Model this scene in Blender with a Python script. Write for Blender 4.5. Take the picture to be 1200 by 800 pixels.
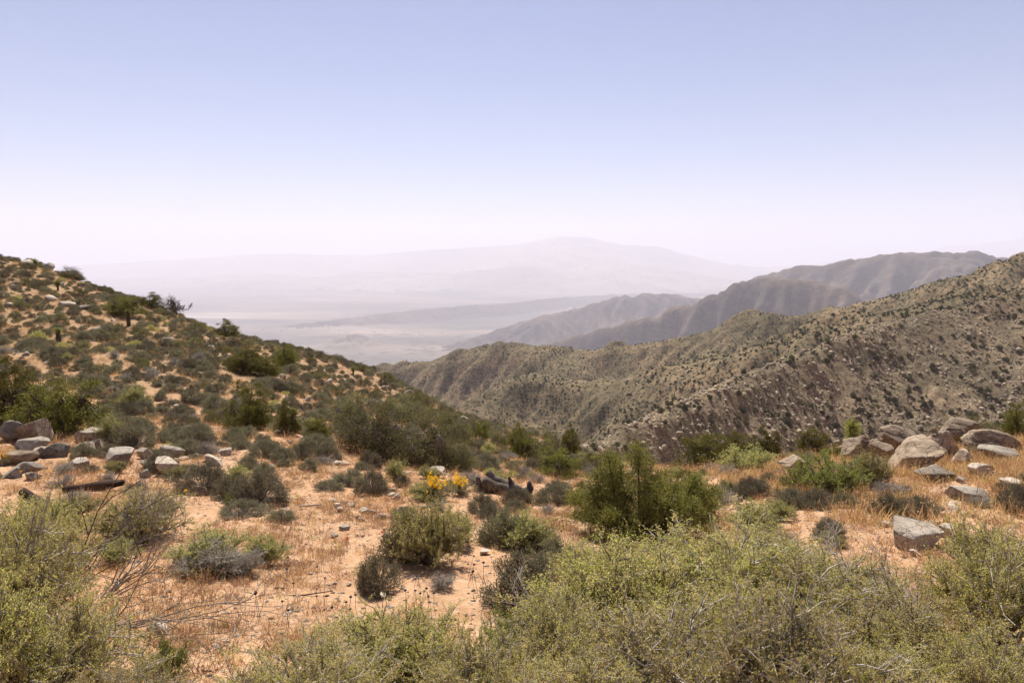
import bpy, math, random, time
import numpy as np

T0 = time.time()
random.seed(7)
rng = np.random.default_rng(7)
for _o in list(bpy.data.objects):
    bpy.data.objects.remove(_o)
S = bpy.context.scene
COL = S.collection

# ------------------------------------------------------------------ camera
F = 800.0                                   # focal length in photograph pixels (24 mm on full frame)
PITCH = math.atan(97 / 800.0)
camd = bpy.data.cameras.new("camera")
cam = bpy.data.objects.new("camera", camd)
COL.objects.link(cam)
camd.sensor_width = 36.0
camd.lens = 24.0
camd.clip_start = 0.1
camd.clip_end = 200000.0
cam.location = (0, 0, 0)
cam.rotation_euler = (math.pi / 2 - PITCH, 0, 0)
S.camera = cam

# ------------------------------------------------------------------ sun, sky, exposure
SUN_EL = math.radians(55)
SUN_AZ = math.radians(-8)                  # azimuth from straight ahead (+y), negative = towards the left
world = bpy.data.worlds.new("World")
S.world = world
world.use_nodes = True
nt = world.node_tree
nt.nodes.clear()
sky = nt.nodes.new("ShaderNodeTexSky")
sky.sky_type = 'NISHITA'
sky.sun_disc = False
sky.sun_elevation = SUN_EL
sky.sun_rotation = SUN_AZ
sky.altitude = 1500
sky.air_density = 1.0
sky.dust_density = 1.0
sky.ozone_density = 5.0
bg = nt.nodes.new("ShaderNodeBackground")
bg.inputs[1].default_value = 0.056
wo = nt.nodes.new("ShaderNodeOutputWorld")
tint = nt.nodes.new("ShaderNodeMix")              # the photograph's slightly violet white balance
tint.data_type = 'RGBA'; tint.blend_type = 'MULTIPLY'
tint.inputs[0].default_value = 1.0
tint.inputs[7].default_value = (1.15, 0.97, 0.96, 1)
nt.links.new(sky.outputs[0], tint.inputs[6])
nt.links.new(tint.outputs[2], bg.inputs[0])
nt.links.new(bg.outputs[0], wo.inputs[0])
sund = bpy.data.lights.new("sun", 'SUN')
sund.energy = 5.0
sund.angle = math.radians(0.53)
sund.color = (1.0, 0.94, 0.84)
sun = bpy.data.objects.new("sun", sund)
COL.objects.link(sun)
sun.rotation_euler = (math.pi / 2 - SUN_EL, 0, math.pi - SUN_AZ)
sun.location = (0, 0, 50)

S.view_settings.view_transform = 'Standard'
S.view_settings.look = 'None'
S.view_settings.exposure = 1.02
S.view_settings.gamma = 1.0
S.view_settings.use_curve_mapping = False
S.render.engine = 'CYCLES'
S.cycles.use_denoising = True
S.cycles.max_bounces = 6
S.cycles.diffuse_bounces = 3
S.cycles.glossy_bounces = 1
S.cycles.transmission_bounces = 3
S.cycles.volume_bounces = 2
S.cycles.transparent_max_bounces = 4
S.cycles.use_adaptive_sampling = True
S.cycles.adaptive_threshold = 0.02
S.cycles.caustics_reflective = False
S.cycles.caustics_refractive = False

CP, SP = math.cos(PITCH), math.sin(PITCH)


def ray(u, v):
    a = (u - 600) / F
    b = (400 - v) / F
    return np.array([a, CP + b * SP, -SP + b * CP])


def P3(u, v, y):
    d = ray(u, v)
    return d * (y / d[1])


# ------------------------------------------------------------------ noise
def _hash(ix, iy, seed):
    h = (ix.astype(np.int64) * 374761393 + iy.astype(np.int64) * 668265263 + seed * 1442695041) & 0xFFFFFFFF
    h = ((h ^ (h >> 13)) * 1274126177) & 0xFFFFFFFF
    return (h ^ (h >> 16)) & 0xFFFFFFFF


def noise(x, y, seed=0):
    x = np.asarray(x, float); y = np.asarray(y, float)
    ix = np.floor(x); iy = np.floor(y)
    fx = x - ix; fy = y - iy
    u = fx * fx * fx * (fx * (fx * 6 - 15) + 10)
    v = fy * fy * fy * (fy * (fy * 6 - 15) + 10)

    def g(dx, dy):
        a = _hash(ix + dx, iy + dy, seed) / 4294967296.0 * 2 * np.pi
        return np.cos(a) * (fx - dx) + np.sin(a) * (fy - dy)
    a = g(0, 0); b = g(1, 0); c = g(0, 1); d = g(1, 1)
    return (a * (1 - u) + b * u) * (1 - v) + (c * (1 - u) + d * u) * v   # about -0.7..0.7


def fbm(x, y, scale, octv=5, seed=0, gain=0.5, ridge=False):
    t = 0.0; a = 1.0; f = 1.0 / scale
    for k in range(octv):
        n = noise(x * f + 17.3 * k, y * f - 9.1 * k, seed + k)
        t = t + a * ((0.5 - 2 * np.abs(n)) if ridge else n)
        a *= gain; f *= 2.03
    return t


# ------------------------------------------------------------------ terrain: one height function H(x, y), camera eye at z = 0
def tps_fit(pts):
    p = np.array(pts, float); n = len(p)
    d = np.linalg.norm(p[:, None, :2] - p[None, :, :2], axis=2)
    K = np.where(d > 0, d * d * np.log(d + 1e-9), 0) + np.eye(n) * 2.0
    Q = np.c_[np.ones(n), p[:, :2]]
    A = np.block([[K, Q], [Q.T, np.zeros((3, 3))]])
    w = np.linalg.solve(A, np.r_[p[:, 2], 0, 0, 0])
    return p[:, :2], w


def tps_eval(fit, x, y):
    c, w = fit
    out = w[-3] + w[-2] * x + w[-1] * y
    for k in range(len(c)):
        d2 = (x - c[k, 0]) ** 2 + (y - c[k, 1]) ** 2
        out = out + w[k] * 0.5 * d2 * np.log(d2 + 1e-12)
    return out


NEAR = []
# ground the camera stands on
for x in (-14, -7, 0, 7, 14):
    NEAR += [(x, 0, -1.65 - 0.02 * abs(x)), (x, -10, -1.2), (x, -30, -0.8)]
def near_row(rows):
    for u, v, y in rows:
        NEAR.append(tuple(P3(u, v, y)))
near_row([(-100, 830, 4.6), (150, 830, 4.9), (400, 830, 5.1), (620, 830, 5.1), (900, 830, 4.9), (1300, 830, 4.6)])
near_row([(-150, 740, 6.6), (100, 725, 7.3), (380, 705, 8.6), (600, 712, 8.4), (850, 740, 7.2), (1080, 740, 7.0), (1350, 740, 6.6)])
near_row([(-150, 640, 10.8), (60, 632, 11.6), (250, 650, 10.8), (440, 640, 11.5), (620, 645, 11.2), (760, 635, 12), (950, 640, 11.2), (1090, 636, 11.0), (1250, 640, 10.8)])
near_row([(-150, 560, 17), (50, 562, 17.2), (250, 580, 16), (420, 590, 15.5), (600, 590, 16.5), (740, 605, 14.8), (870, 595, 15.5), (1000, 590, 16), (1130, 582, 16.5), (1300, 575, 17)])
near_row([(-100, 505, 24), (60, 512, 23.5), (200, 530, 22), (330, 545, 21), (460, 552, 22.5), (600, 555, 24), (720, 568, 22), (850, 555, 23), (960, 553, 22.5), (1080, 548, 22.5), (1190, 542, 23)])
near_row([(-100, 455, 33), (50, 462, 32), (200, 480, 31), (330, 503, 29), (450, 522, 29), (560, 530, 31), (650, 545, 31), (760, 552, 29)])
near_row([(-100, 400, 45), (50, 408, 44), (150, 420, 43), (280, 445, 42), (400, 475, 41), (500, 500, 42), (590, 515, 43)])
near_row([(-100, 345, 60), (0, 350, 60), (100, 370, 60), (180, 390, 59), (280, 412, 57), (380, 440, 55), (470, 470, 54), (560, 497, 52)])
CREST = [(-260, 272, 84), (-120, 290, 84), (0, 303, 82), (60, 311, 81), (100, 325, 80), (140, 342, 78), (200, 362, 76), (240, 377, 75), (300, 401, 73),
         (360, 417, 71), (420, 431, 68), (470, 449, 65), (500, 464, 62), (540, 487, 58), (580, 500, 54), (640, 517, 47), (690, 534, 38),
         (760, 548, 33), (850, 541, 31), (940, 534, 30), (1010, 528, 30), (1080, 520, 31), (1150, 514, 33), (1230, 508, 35), (1350, 500, 37), (1500, 490, 39)]
CREST = [(u, v + 6 * max(0, min(1, (520 - u) / 200)), y) for u, v, y in CREST]
near_row(CREST)
for u, v, y in CREST:
    p = P3(u, v, y)
    k1, k2 = (22, 45) if u < 480 else (12, 28)
    NEAR.append((p[0] * (1 + k1 / y), y + k1, p[2] - 0.50 * k1))
    NEAR.append((p[0] * (1 + k2 / y), y + k2, p[2] - 0.55 * k2))
_fit = tps_fit(NEAR)
_gx = np.arange(-150, 151, 1.0); _gy = np.arange(-40, 151, 1.0)
_NG = tps_eval(_fit, *np.meshgrid(_gx, _gy))


def bil(G, x0, y0, h, x, y):
    ny, nx = G.shape
    fx = np.clip((x - x0) / h, 0, nx - 1.001); fy = np.clip((y - y0) / h, 0, ny - 1.001)
    ix = fx.astype(int); iy = fy.astype(int); fx = fx - ix; fy = fy - iy
    return (G[iy, ix] * (1 - fx) + G[iy, ix + 1] * fx) * (1 - fy) + (G[iy + 1, ix] * (1 - fx) + G[iy + 1, ix + 1] * fx) * fy


def near_h(x, y):
    cx = np.clip(x, -110, 110); cy = np.clip(y, -30, 115)
    z = bil(_NG, -150, -40, 1.0, cx, cy)
    d = np.hypot(x - cx, y - cy)
    z = z - 0.5 * np.where(y > -30, d, 0) - 0.02 * np.where(y <= -30, d, 0)
    r = np.hypot(x, y)
    amp = np.clip((r - 3) / 12, 0, 1)
    z = z + amp * (0.55 * fbm(x, y, 14, 3, 3) + 0.16 * fbm(x, y, 2.6, 3, 9)) + 0.035 * fbm(x, y, 0.5, 3, 12)
    return z


def crest_fn(rows):
    p = np.array([P3(u, v, y) for u, v, y in rows])
    t = p[:, 0] / p[:, 1]
    tt = np.linspace(t[0], t[-1], 900)
    yy = np.interp(tt, t, p[:, 1]); zy = np.interp(tt, t, p[:, 2] / p[:, 1])
    k = np.hanning(41); k /= k.sum()
    sm = lambda a: np.convolve(np.pad(a, 20, mode='edge'), k, 'valid')
    yy = sm(yy); zy = sm(zy)
    return tt, yy, zy * yy


def ridge_h(fn, x, y, sf, sb, rnd=10.0, warp=0.0):
    tt, yy, zz = fn
    t = x / np.maximum(y, 1e-3)
    Y = np.interp(t, tt, yy); Z = np.interp(t, tt, zz)
    d = (y - Y)
    s = np.where(d < 0, sf, sb)
    return Z - s * (np.sqrt(d * d + rnd * rnd) - rnd)


def erode(h, cell, K, passes, m=0.45, diff=0.08):
    ny, nx = h.shape; n = ny * nx
    offs = [(-1, -1), (-1, 0), (-1, 1), (0, -1), (0, 1), (1, -1), (1, 0), (1, 1)]
    for it in range(passes):
        hp = np.pad(h, 1, mode='edge')
        best = np.zeros((ny, nx)); rec = np.arange(n).reshape(ny, nx).copy(); dist = np.ones((ny, nx))
        I = np.arange(n).reshape(ny, nx)
        for dy, dx in offs:
            q = hp[1 + dy:1 + dy + ny, 1 + dx:1 + dx + nx]
            L = cell * math.hypot(dx, dy)
            s = (h - q) / L
            m_ = s > best
            best[m_] = s[m_]; rec[m_] = (I + dy * nx + dx)[m_]; dist[m_] = L
        order = np.argsort(h.ravel()).tolist()
        r = rec.ravel().tolist(); A = [cell * cell] * n
        for i in reversed(order):
            j = r[i]
            if j != i:
                A[j] += A[i]
        Fk = (K * np.power(np.array(A), m) / dist.ravel()).tolist()
        hh = h.ravel().tolist()
        for i in order:
            j = r[i]
            if j != i:
                a = hh[j]
                if hh[i] > a:
                    f = Fk[i]
                    hh[i] = (hh[i] + f * a) / (1 + f)
        h = np.array(hh).reshape(ny, nx)
        hp = np.pad(h, 1, mode='edge')
        h = h + diff * (hp[2:, 1:-1] + hp[:-2, 1:-1] + hp[1:-1, 2:] + hp[1:-1, :-2] - 4 * h)
    return h


# rocky slope across the gully, the green ridge behind it and the middle ridge
C_ROCK = crest_fn([(560, 590, 190), (640, 548, 215), (700, 512, 240), (760, 480, 285), (820, 455, 320), (900, 425, 370), (960, 402, 410), (1000, 388, 440), (1050, 374, 465), (1130, 351, 500),
                   (1200, 335, 520), (1320, 305, 560), (1500, 270, 600), (1900, 240, 640)])
C_MID = crest_fn([(250, 500, 1750), (380, 452, 1700), (430, 438, 1650), (462, 431, 1600), (500, 424, 1560), (540, 416, 1500), (590, 409, 1450), (650, 404, 1400), (700, 409, 1350), (745, 405, 1300), (800, 396, 1250),
                  (850, 384, 1230), (890, 374, 1220), (925, 372, 1180), (960, 365, 1120), (1000, 357, 1060), (1060, 341, 1000), (1130, 322, 960), (1180, 309, 950), (1260, 300, 940), (1500, 270, 940), (1900, 260, 940)])
C_SPUR = crest_fn([(380, 560, 700), (500, 508, 820), (560, 470, 900), (600, 446, 950), (625, 437, 980), (660, 452, 900), (720, 452, 820), (800, 436, 760), (870, 412, 720), (950, 392, 690),
                   (1050, 366, 680), (1200, 338, 700), (1500, 315, 720), (1900, 290, 740)])
MC = 8.0
_mx = np.arange(-900, 1700, MC); _my = np.arange(120, 2600, MC)
MX, MY = np.meshgrid(_mx, _my)
wx = MX + 30 * fbm(MX, MY, 160, 3, 31); wy = MY + 30 * fbm(MX, MY, 160, 3, 37)
_fade = 1.0
m1 = ridge_h(C_ROCK, wx * .35 + MX * .65, wy * .35 + MY * .65, 0.42, 0.5, 14)
m2 = ridge_h(C_MID, wx, wy, 0.42, 0.42, 20)
m3 = ridge_h(C_SPUR, wx, wy, 0.34, 0.30, 26)
base = -300 - 0.16 * (MY - 700) + 0.10 * MX
MG = np.maximum(np.maximum(m1, m2), np.maximum(m3, np.minimum(base, -150)))
MG = MG + (22 * fbm(MX, MY, 190, 5, 41) + 26 * fbm(MX, MY, 230, 5, 45, ridge=True)) * np.clip((MY - 350) / 400, .15, 1)
MG0 = MG.copy()
MG = erode(MG, MC, 0.15, 8, diff=0.07)
# keep the crests where the photograph has them
tcol = MX / MY
for fn in (C_ROCK, C_MID, C_SPUR):
    Y = np.interp(tcol, fn[0], fn[1]); w = np.exp(-((MY - Y) / (34 if fn is not C_ROCK else 22)) ** 2)
    Z = np.interp(tcol, fn[0], fn[2])
    tgt = np.where(np.abs(MY - Y) < 90, Z, MG)
    vis = MG0 < Z + 15
    MG = np.where(vis, MG * (1 - 0.8 * w) + (tgt + (MG - MG0) * .15) * 0.8 * w, MG)


def mid_h(x, y):
    z = bil(MG, -900, 120, MC, x, y)
    cx = np.clip(x, -895, 1690); cy = np.clip(y, 125, 2590)
    z = z - 0.35 * np.hypot(x - cx, y - cy)
    r = np.hypot(x, y)
    rk = np.clip((620 - r) / 150, 0, 1)
    z = z + (1 - rk) * 4 * fbm(x, y, 75, 3, 53, ridge=True) + 2.4 * fbm(x, y, 26, 4, 51) + rk * (1.9 * fbm(x, y, 24, 3, 55, ridge=True) + 1.5 * fbm((x + y) * .8, (x - y) * .35, 7, 3, 57, ridge=True))
    return z


C_SHO = crest_fn([(430, 470, 7600), (520, 432, 7200), (590, 409, 6900), (640, 398, 6600), (700, 383, 6300), (760, 366, 6000), (800, 350, 5800), (840, 334, 5600), (880, 326, 5500), (930, 325, 5300), (980, 333, 5100),
                  (1030, 348, 4900), (1080, 370, 4700), (1200, 390, 4600), (1600, 390, 4600)])
C_FAR = crest_fn([(500, 620, 9600), (640, 480, 9400), (740, 415, 9200), (785, 376, 9000), (830, 345, 8700), (870, 328, 8400), (900, 318, 8200), (925, 313, 8000), (955, 307, 7800), (990, 303, 7600), (1020, 302, 7500), (1045, 296, 7400), (1080, 291, 7300), (1105, 290, 7300),
                  (1130, 291, 7200), (1145, 294, 7200), (1170, 298, 7200), (1210, 306, 7200), (1300, 320, 7300), (1600, 330, 7300)])
C_LOW = crest_fn([(380, 446, 9400), (470, 428, 9600), (520, 408, 9900), (560, 394, 10100), (600, 379, 10300), (640, 368, 10500), (680, 359, 10700), (715, 348, 10800), (750, 343, 10900), (785, 343, 11000), (830, 350, 11100), (900, 372, 11200), (1200, 390, 11200)])
FC = 45.0
_fx = np.arange(-4500, 10500, FC); _fy = np.arange(2600, 13500, FC)
FX, FY = np.meshgrid(_fx, _fy)
wx = FX + 260 * fbm(FX, FY, 1300, 3, 61); wy = FY + 260 * fbm(FX, FY, 1300, 3, 67)
f1 = ridge_h(C_SHO, wx, wy, 0.34, 0.5, 100)
f2 = ridge_h(C_FAR, wx, wy, 0.36, 0.5, 100)
f3 = ridge_h(C_LOW, wx, wy, 0.30, 0.5, 80)
FG = np.maximum(np.maximum(f1, f2), f3)
VAL = -1300.0
FG = FG + 120 * fbm(FX, FY, 1500, 5, 71) + 170 * fbm(FX, FY, 1300, 6, 75, ridge=True) * (FG > VAL + 30)
FG = np.maximum(FG, VAL - 30 + 0.0 * FX)
FG0 = FG.copy()
FG = erode(FG, FC, 0.6, 8, diff=0.02)
tcol = FX / FY
for fn, ww in ((C_SHO, 130), (C_FAR, 170), (C_LOW, 300)):
    Y = np.interp(tcol, fn[0], fn[1]); Z = np.interp(tcol, fn[0], fn[2])
    w = np.exp(-((FY - Y) / ww) ** 2) * (Z > VAL - 20)
    vis = FG0 < Z + 130
    FG = np.where(vis, FG * (1 - 0.96 * w) + (Z + 0.12 * (FG - FG0)) * 0.96 * w, FG)


def far_h(x, y):
    z = bil(FG, -4500, 2600, FC, x, y)
    cx = np.clip(x, -4490, 10400); cy = np.clip(y, 2620, 13400)
    z = z - 0.3 * np.hypot(x - cx, y - cy)
    return z + 16 * fbm(x, y, 160, 4, 73) + 34 * fbm(x, y, 420, 5, 77, ridge=True)


C_MTN = crest_fn([(-300, 312, 42000), (60, 309, 42000), (110, 310, 42000), (180, 305, 42000), (230, 304, 42000), (260, 300, 42000), (300, 298, 42000), (345, 297, 42000), (370, 299, 42000), (405, 298, 42000), (430, 301, 42000), (460, 296, 42000), (500, 293, 41000), (560, 290, 40500),
                  (600, 288, 40000), (622, 283, 40000), (645, 278, 40000), (672, 274, 40000), (690, 277, 40000), (710, 284, 40000), (745, 287, 40000), (785, 292, 40000), (800, 299, 40000), (830, 305, 40000), (870, 313, 40000), (940, 312, 42000), (985, 305, 43000),
                  (1020, 300, 44000), (1060, 296, 45000), (1120, 287, 46000), (1190, 272, 47000), (1300, 262, 47000), (1600, 290, 47000)])
C_FOOT = crest_fn([(-300, 335, 31000), (60, 332, 31000), (200, 326, 31000), (300, 322, 30500), (380, 326, 30000), (450, 318, 30000), (520, 322, 30000), (600, 312, 30000), (660, 316, 30000), (730, 310, 30000), (800, 318, 30000), (860, 330, 30000), (950, 335, 30000), (1600, 335, 30000)])
C_BAND = crest_fn([(-300, 392, 12000), (280, 388, 12400), (350, 380, 13100), (400, 374, 13700), (450, 367, 14500), (500, 362, 15300), (560, 357, 16300), (600, 355, 17000), (650, 349, 18600), (720, 345, 21000), (780, 343, 23000), (1000, 345, 23500)])


def valley_h(x, y):
    r = np.hypot(x, y)
    z = VAL + 10 * fbm(x, y, 1500, 3, 81) + 0.004 * np.maximum(r - 14000, 0)
    # the small dark hill on the valley floor
    c = P3(414, 409, 10200)
    dx = (x - c[0]) / 400.0; dy = (y - c[1]) / 330.0
    z = z + 190 * np.exp(-(dx * dx + dy * dy)) * (0.85 + 0.6 * fbm(x, y, 160, 3, 83)) - 8
    return z


def mtn_h(x, y):
    w = 500 * fbm(x, y, 3500, 4, 91)
    a = ridge_h(C_MTN, x + w, y, 0.22, 0.3, 300) + 260 * fbm(x, y, 3200, 5, 93, ridge=True) * np.clip((41500 - y) / 5000, .12, 1)
    b = ridge_h(C_FOOT, x + w, y, 0.16, 0.2, 300) + 160 * fbm(x, y, 2200, 4, 95, ridge=True) * .7
    c = ridge_h(C_BAND, x + w * .6, y + w, 0.16, 0.12, 60) + 30 * fbm(x, y, 420, 4, 97, ridge=True) - 12
    c = np.where(y > 24000, -1e4, c)
    z = np.maximum(np.maximum(a, b), c)
    return np.where(y > 9000, z, -1e4)


def smax(a, b, k):
    h = np.clip(0.5 + 0.5 * (a - b) / k, 0, 1)
    return b * (1 - h) + a * h + k * h * (1 - h)


def Hall(x, y):
    x = np.asarray(x, float); y = np.asarray(y, float)
    n = near_h(x, y)
    m = np.where(y > 118, mid_h(x, y), -1e4)
    f = np.where(y > 2500, far_h(x, y), -1e4)
    g = mtn_h(x, y)
    v = valley_h(x, y)
    z = np.maximum(np.maximum(n, m), np.maximum(f, np.maximum(g, v)))
    lab = np.argmax(np.stack([n, m, f, g, v]), axis=0)
    return z, lab


def Hn(x, y):
    return Hall(x, y)[0]


_NF = near_h(*np.meshgrid(np.arange(-110, 110.1, 0.5), np.arange(0, 116, 0.5)))


def Hq(x, y):
    """quick height for sight-line tests"""
    n = np.where(y < 115, bil(_NF, -110, 0, 0.5, x, y), -1e4)
    return np.maximum(n, np.where(y > 122, bil(MG, -900, 120, MC, x, y), -1e4))


def hit(u, v, ymin=2.5, ymax=118):
    """where the view line through a photograph pixel meets the terrain"""
    d = ray(u, v)
    y = np.exp(np.linspace(math.log(ymin), math.log(ymax), 420))
    s = y / d[1]
    z = Hq(d[0] * s, y)
    below = np.nonzero(d[2] * s <= z)[0]
    if len(below) == 0:
        return None
    k = below[0]
    if k == 0:
        return np.array([d[0] * s[0], y[0], z[0]])
    lo, hi = s[k - 1], s[k]
    for _ in range(9):
        m = (lo + hi) / 2
        if d[2] * m <= float(Hq(np.array([d[0] * m]), np.array([d[1] * m]))[0]):
            hi = m
        else:
            lo = m
    p = d * hi
    return np.array([p[0], p[1], float(Hn(np.array([p[0]]), np.array([p[1]]))[0])])


# ------------------------------------------------------------------ mesh helpers
def mesh_from(name, V, Fq, mats=(), mi=None, smooth=False):
    """V (n,3) and faces (m,k) as numpy arrays, or a list of such face arrays"""
    V = np.asarray(V, np.float32)
    if not isinstance(Fq, (list, tuple)):
        Fq = [Fq]
    Fq = [np.asarray(f, np.int32) for f in Fq if len(f)]
    me = bpy.data.meshes.new(name)
    me.vertices.add(len(V)); me.vertices.foreach_set("co", V.ravel())
    loops = np.concatenate([f.ravel() for f in Fq])
    tot = np.concatenate([np.full(len(f), f.shape[1], np.int32) for f in Fq])
    start = np.r_[0, np.cumsum(tot)[:-1]].astype(np.int32)
    me.loops.add(len(loops)); me.loops.foreach_set("vertex_index", loops)
    me.polygons.add(len(tot)); me.polygons.foreach_set("loop_start", start)
    for m in mats:
        me.materials.append(m)
    if mi is not None:
        me.polygons.foreach_set("material_index", np.asarray(mi, np.int32))
    if smooth:
        me.polygons.foreach_set("use_smooth", np.ones(len(tot), bool))
    me.update(calc_edges=True)
    return me


def link(name, data, parent=None, kind=None, label=None, cat=None, group=None):
    o = bpy.data.objects.new(name, data)
    COL.objects.link(o)
    if parent is not None:
        o.parent = parent
    if kind:
        o['kind'] = kind
    if label:
        o['label'] = label
    if cat:
        o['category'] = cat
    if group:
        o['group'] = group
    return o


# ------------------------------------------------------------------ material helpers
class NT:
    def __init__(s, name):
        s.m = bpy.data.materials.new(name); s.m.use_nodes = True
        s.t = s.m.node_tree; s.t.nodes.clear()
        s.out = s.t.nodes.new("ShaderNodeOutputMaterial")

    def n(s, typ, **kw):
        nd = s.t.nodes.new("ShaderNode" + typ)
        for k, v in kw.items():
            if k.startswith('i_'):
                key = k[2:]
                key = int(key) if key.isdigit() else key.replace('_', ' ')
                nd.inputs[key].default_value = v
            else:
                setattr(nd, k, v)
        return nd

    def l(s, a, b):
        s.t.links.new(a, b)

    def noise(s, vec, scale, detail=4, rough=0.55, dist=0.0):
        nd = s.n("TexNoise")
        nd.inputs['Scale'].default_value = scale; nd.inputs['Detail'].default_value = detail
        nd.inputs['Roughness'].default_value = rough; nd.inputs['Distortion'].default_value = dist
        if vec is not None:
            s.l(vec, nd.inputs['Vector'])
        return nd.outputs['Fac']

    def ramp(s, fac, stops, interp='LINEAR'):
        nd = s.n("ValToRGB"); cr = nd.color_ramp; cr.interpolation = interp
        while len(cr.elements) > 1:
            cr.elements.remove(cr.elements[-1])
        cr.elements[0].position = stops[0][0]; cr.elements[0].color = c4(stops[0][1])
        for p, c in stops[1:]:
            e = cr.elements.new(p); e.color = c4(c)
        s.l(fac, nd.inputs[0])
        return nd.outputs[0]

    def mix(s, fac, a, b, mode='MIX'):
        nd = s.n("Mix", data_type='RGBA', blend_type=mode)
        for sock, val in ((nd.inputs[0], fac), (nd.inputs[6], a), (nd.inputs[7], b)):
            if isinstance(val, (int, float)):
                sock.default_value = val
            elif isinstance(val, tuple):
                sock.default_value = c4(val)
            else:
                s.l(val, sock)
        return nd.outputs[2]

    def math(s, op, a, b=0.0, clamp=False):
        nd = s.n("Math", operation=op, use_clamp=clamp)
        for sock, val in ((nd.inputs[0], a), (nd.inputs[1], b)):
            if isinstance(val, (int, float)):
                sock.default_value = val
            else:
                s.l(val, sock)
        return nd.outputs[0]

    def bsdf(s, col, rough=0.9, spec=0.2, bump=None, bd=0.02, bs=0.6):
        p = s.n("BsdfPrincipled")
        p.inputs['Roughness'].default_value = rough
        p.inputs['Specular IOR Level'].default_value = spec
        if isinstance(col, tuple):
            p.inputs['Base Color'].default_value = c4(col)
        else:
            s.l(col, p.inputs['Base Color'])
        if bump is not None:
            b = s.n("Bump"); b.inputs['Strength'].default_value = bs; b.inputs['Distance'].default_value = bd
            s.l(bump, b.inputs['Height']); s.l(b.outputs[0], p.inputs['Normal'])
        s.l(p.outputs[0], s.out.inputs[0])
        return p


def c4(c):
    return (c[0], c[1], c[2], 1.0) if len(c) == 3 else c


def pos(nt_):
    g = nt_.n("NewGeometry")
    return g.outputs['Position']

# ------------------------------------------------------------------ ground materials
def ground_mat():
    t = NT("sandy_ground"); p = pos(t)
    big = t.noise(p, 0.10, 4, .6)
    mid = t.noise(p, 0.9, 5, .65)
    fine = t.noise(p, 9.0, 5, .7)
    grit = t.noise(p, 55.0, 3, .7)
    c = t.ramp(big, [(0.38, (0.44, 0.27, 0.155)), (0.5, (0.46, 0.26, 0.14)), (0.62, (0.41, 0.205, 0.105))])
    c = t.mix(t.ramp(mid, [(0.42, (0, 0, 0)), (0.60, (1, 1, 1))]), c, (0.34, 0.19, 0.10))
    patch = t.noise(p, 2.3, 6, .75, .8)
    c = t.mix(t.ramp(patch, [(0.30, (.85, .85, .85)), (0.46, (0, 0, 0))]), c, (0.235, 0.135, 0.075))
    c = t.mix(t.ramp(fine, [(0.50, (0, 0, 0)), (0.68, (.75, .75, .75))]), c, (0.50, 0.36, 0.25))
    c = t.mix(t.ramp(fine, [(0.28, (.7, .7, .7)), (0.42, (0, 0, 0))]), c, (0.24, 0.155, 0.09))
    c = t.mix(t.ramp(grit, [(0.30, (.6, .6, .6)), (0.44, (0, 0, 0))]), c, (0.20, 0.13, 0.09))
    c = t.mix(t.ramp(grit, [(0.58, (0, 0, 0)), (0.70, (.7, .7, .7))]), c, (0.58, 0.47, 0.37))
    # paler, stonier soil up the left hillside, redder in the saddle
    sx = t.n("SeparateXYZ"); t.l(p, sx.inputs[0])
    hillf = t.math('MULTIPLY', t.math('SUBTRACT', sx.outputs[1], 24.0), 0.05, True)
    c = t.mix(hillf, c, t.mix(0.8, c, (0.265, 0.175, 0.10)))
    h = t.math('ADD', fine, t.math('MULTIPLY', grit, 0.4))
    t.bsdf(c, 0.95, 0.1, h, 0.05, 0.8)
    return t.m


def hill_mat(name, stops, speck, sp_scale, sp_w, fine_scale, red=(0.30, 0.19, 0.13), gsc=0.01):
    t = NT(name); p = pos(t)
    g = t.n("NewGeometry")
    big = t.noise(p, gsc, 5, .6, 0.5)
    fine = t.noise(p, fine_scale, 6, .7)
    c = t.ramp(big, stops)
    c = t.mix(t.ramp(fine, [(0.35, (.8, .8, .8)), (0.5, (0, 0, 0))]), c, tuple(x * .55 for x in stops[0][1]))
    c = t.mix(t.ramp(fine, [(0.55, (0, 0, 0)), (0.72, (.7, .7, .7))]), c, red)
    v = t.n("TexVoronoi"); v.inputs['Scale'].default_value = sp_scale; t.l(p, v.inputs['Vector'])
    sp = t.ramp(v.outputs['Distance'], [(sp_w, (1, 1, 1)), (sp_w + 0.12, (0, 0, 0))])
    c = t.mix(t.math('MULTIPLY', sp, 0.85), c, speck)
    t.bsdf(c, 0.97, 0.05, fine, 0.25 / fine_scale, 0.7)
    return t.m


M_ground = ground_mat()
M_rocky = hill_mat("rocky_hillside", [(0.35, (0.115, 0.092, 0.058)), (0.5, (0.17, 0.13, 0.083)), (0.65, (0.235, 0.17, 0.108))], (0.05, 0.05, 0.03), 0.7, 0.27, 0.35, (0.27, 0.21, 0.145), 0.02)
M_mid = hill_mat("scrubby_hills", [(0.35, (0.105, 0.082, 0.047)), (0.5, (0.16, 0.12, 0.068)), (0.65, (0.225, 0.153, 0.09))], (0.045, 0.046, 0.028), 0.20, 0.36, 0.06, (0.25, 0.175, 0.11), 0.006)
M_far = hill_mat("dry_mountainside", [(0.35, (0.055, 0.045, 0.036)), (0.5, (0.09, 0.066, 0.048)), (0.65, (0.14, 0.095, 0.068))], (0.09, 0.08, 0.06), 0.02, 0.2, 0.008, (0.20, 0.14, 0.105), 0.0009)


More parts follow.
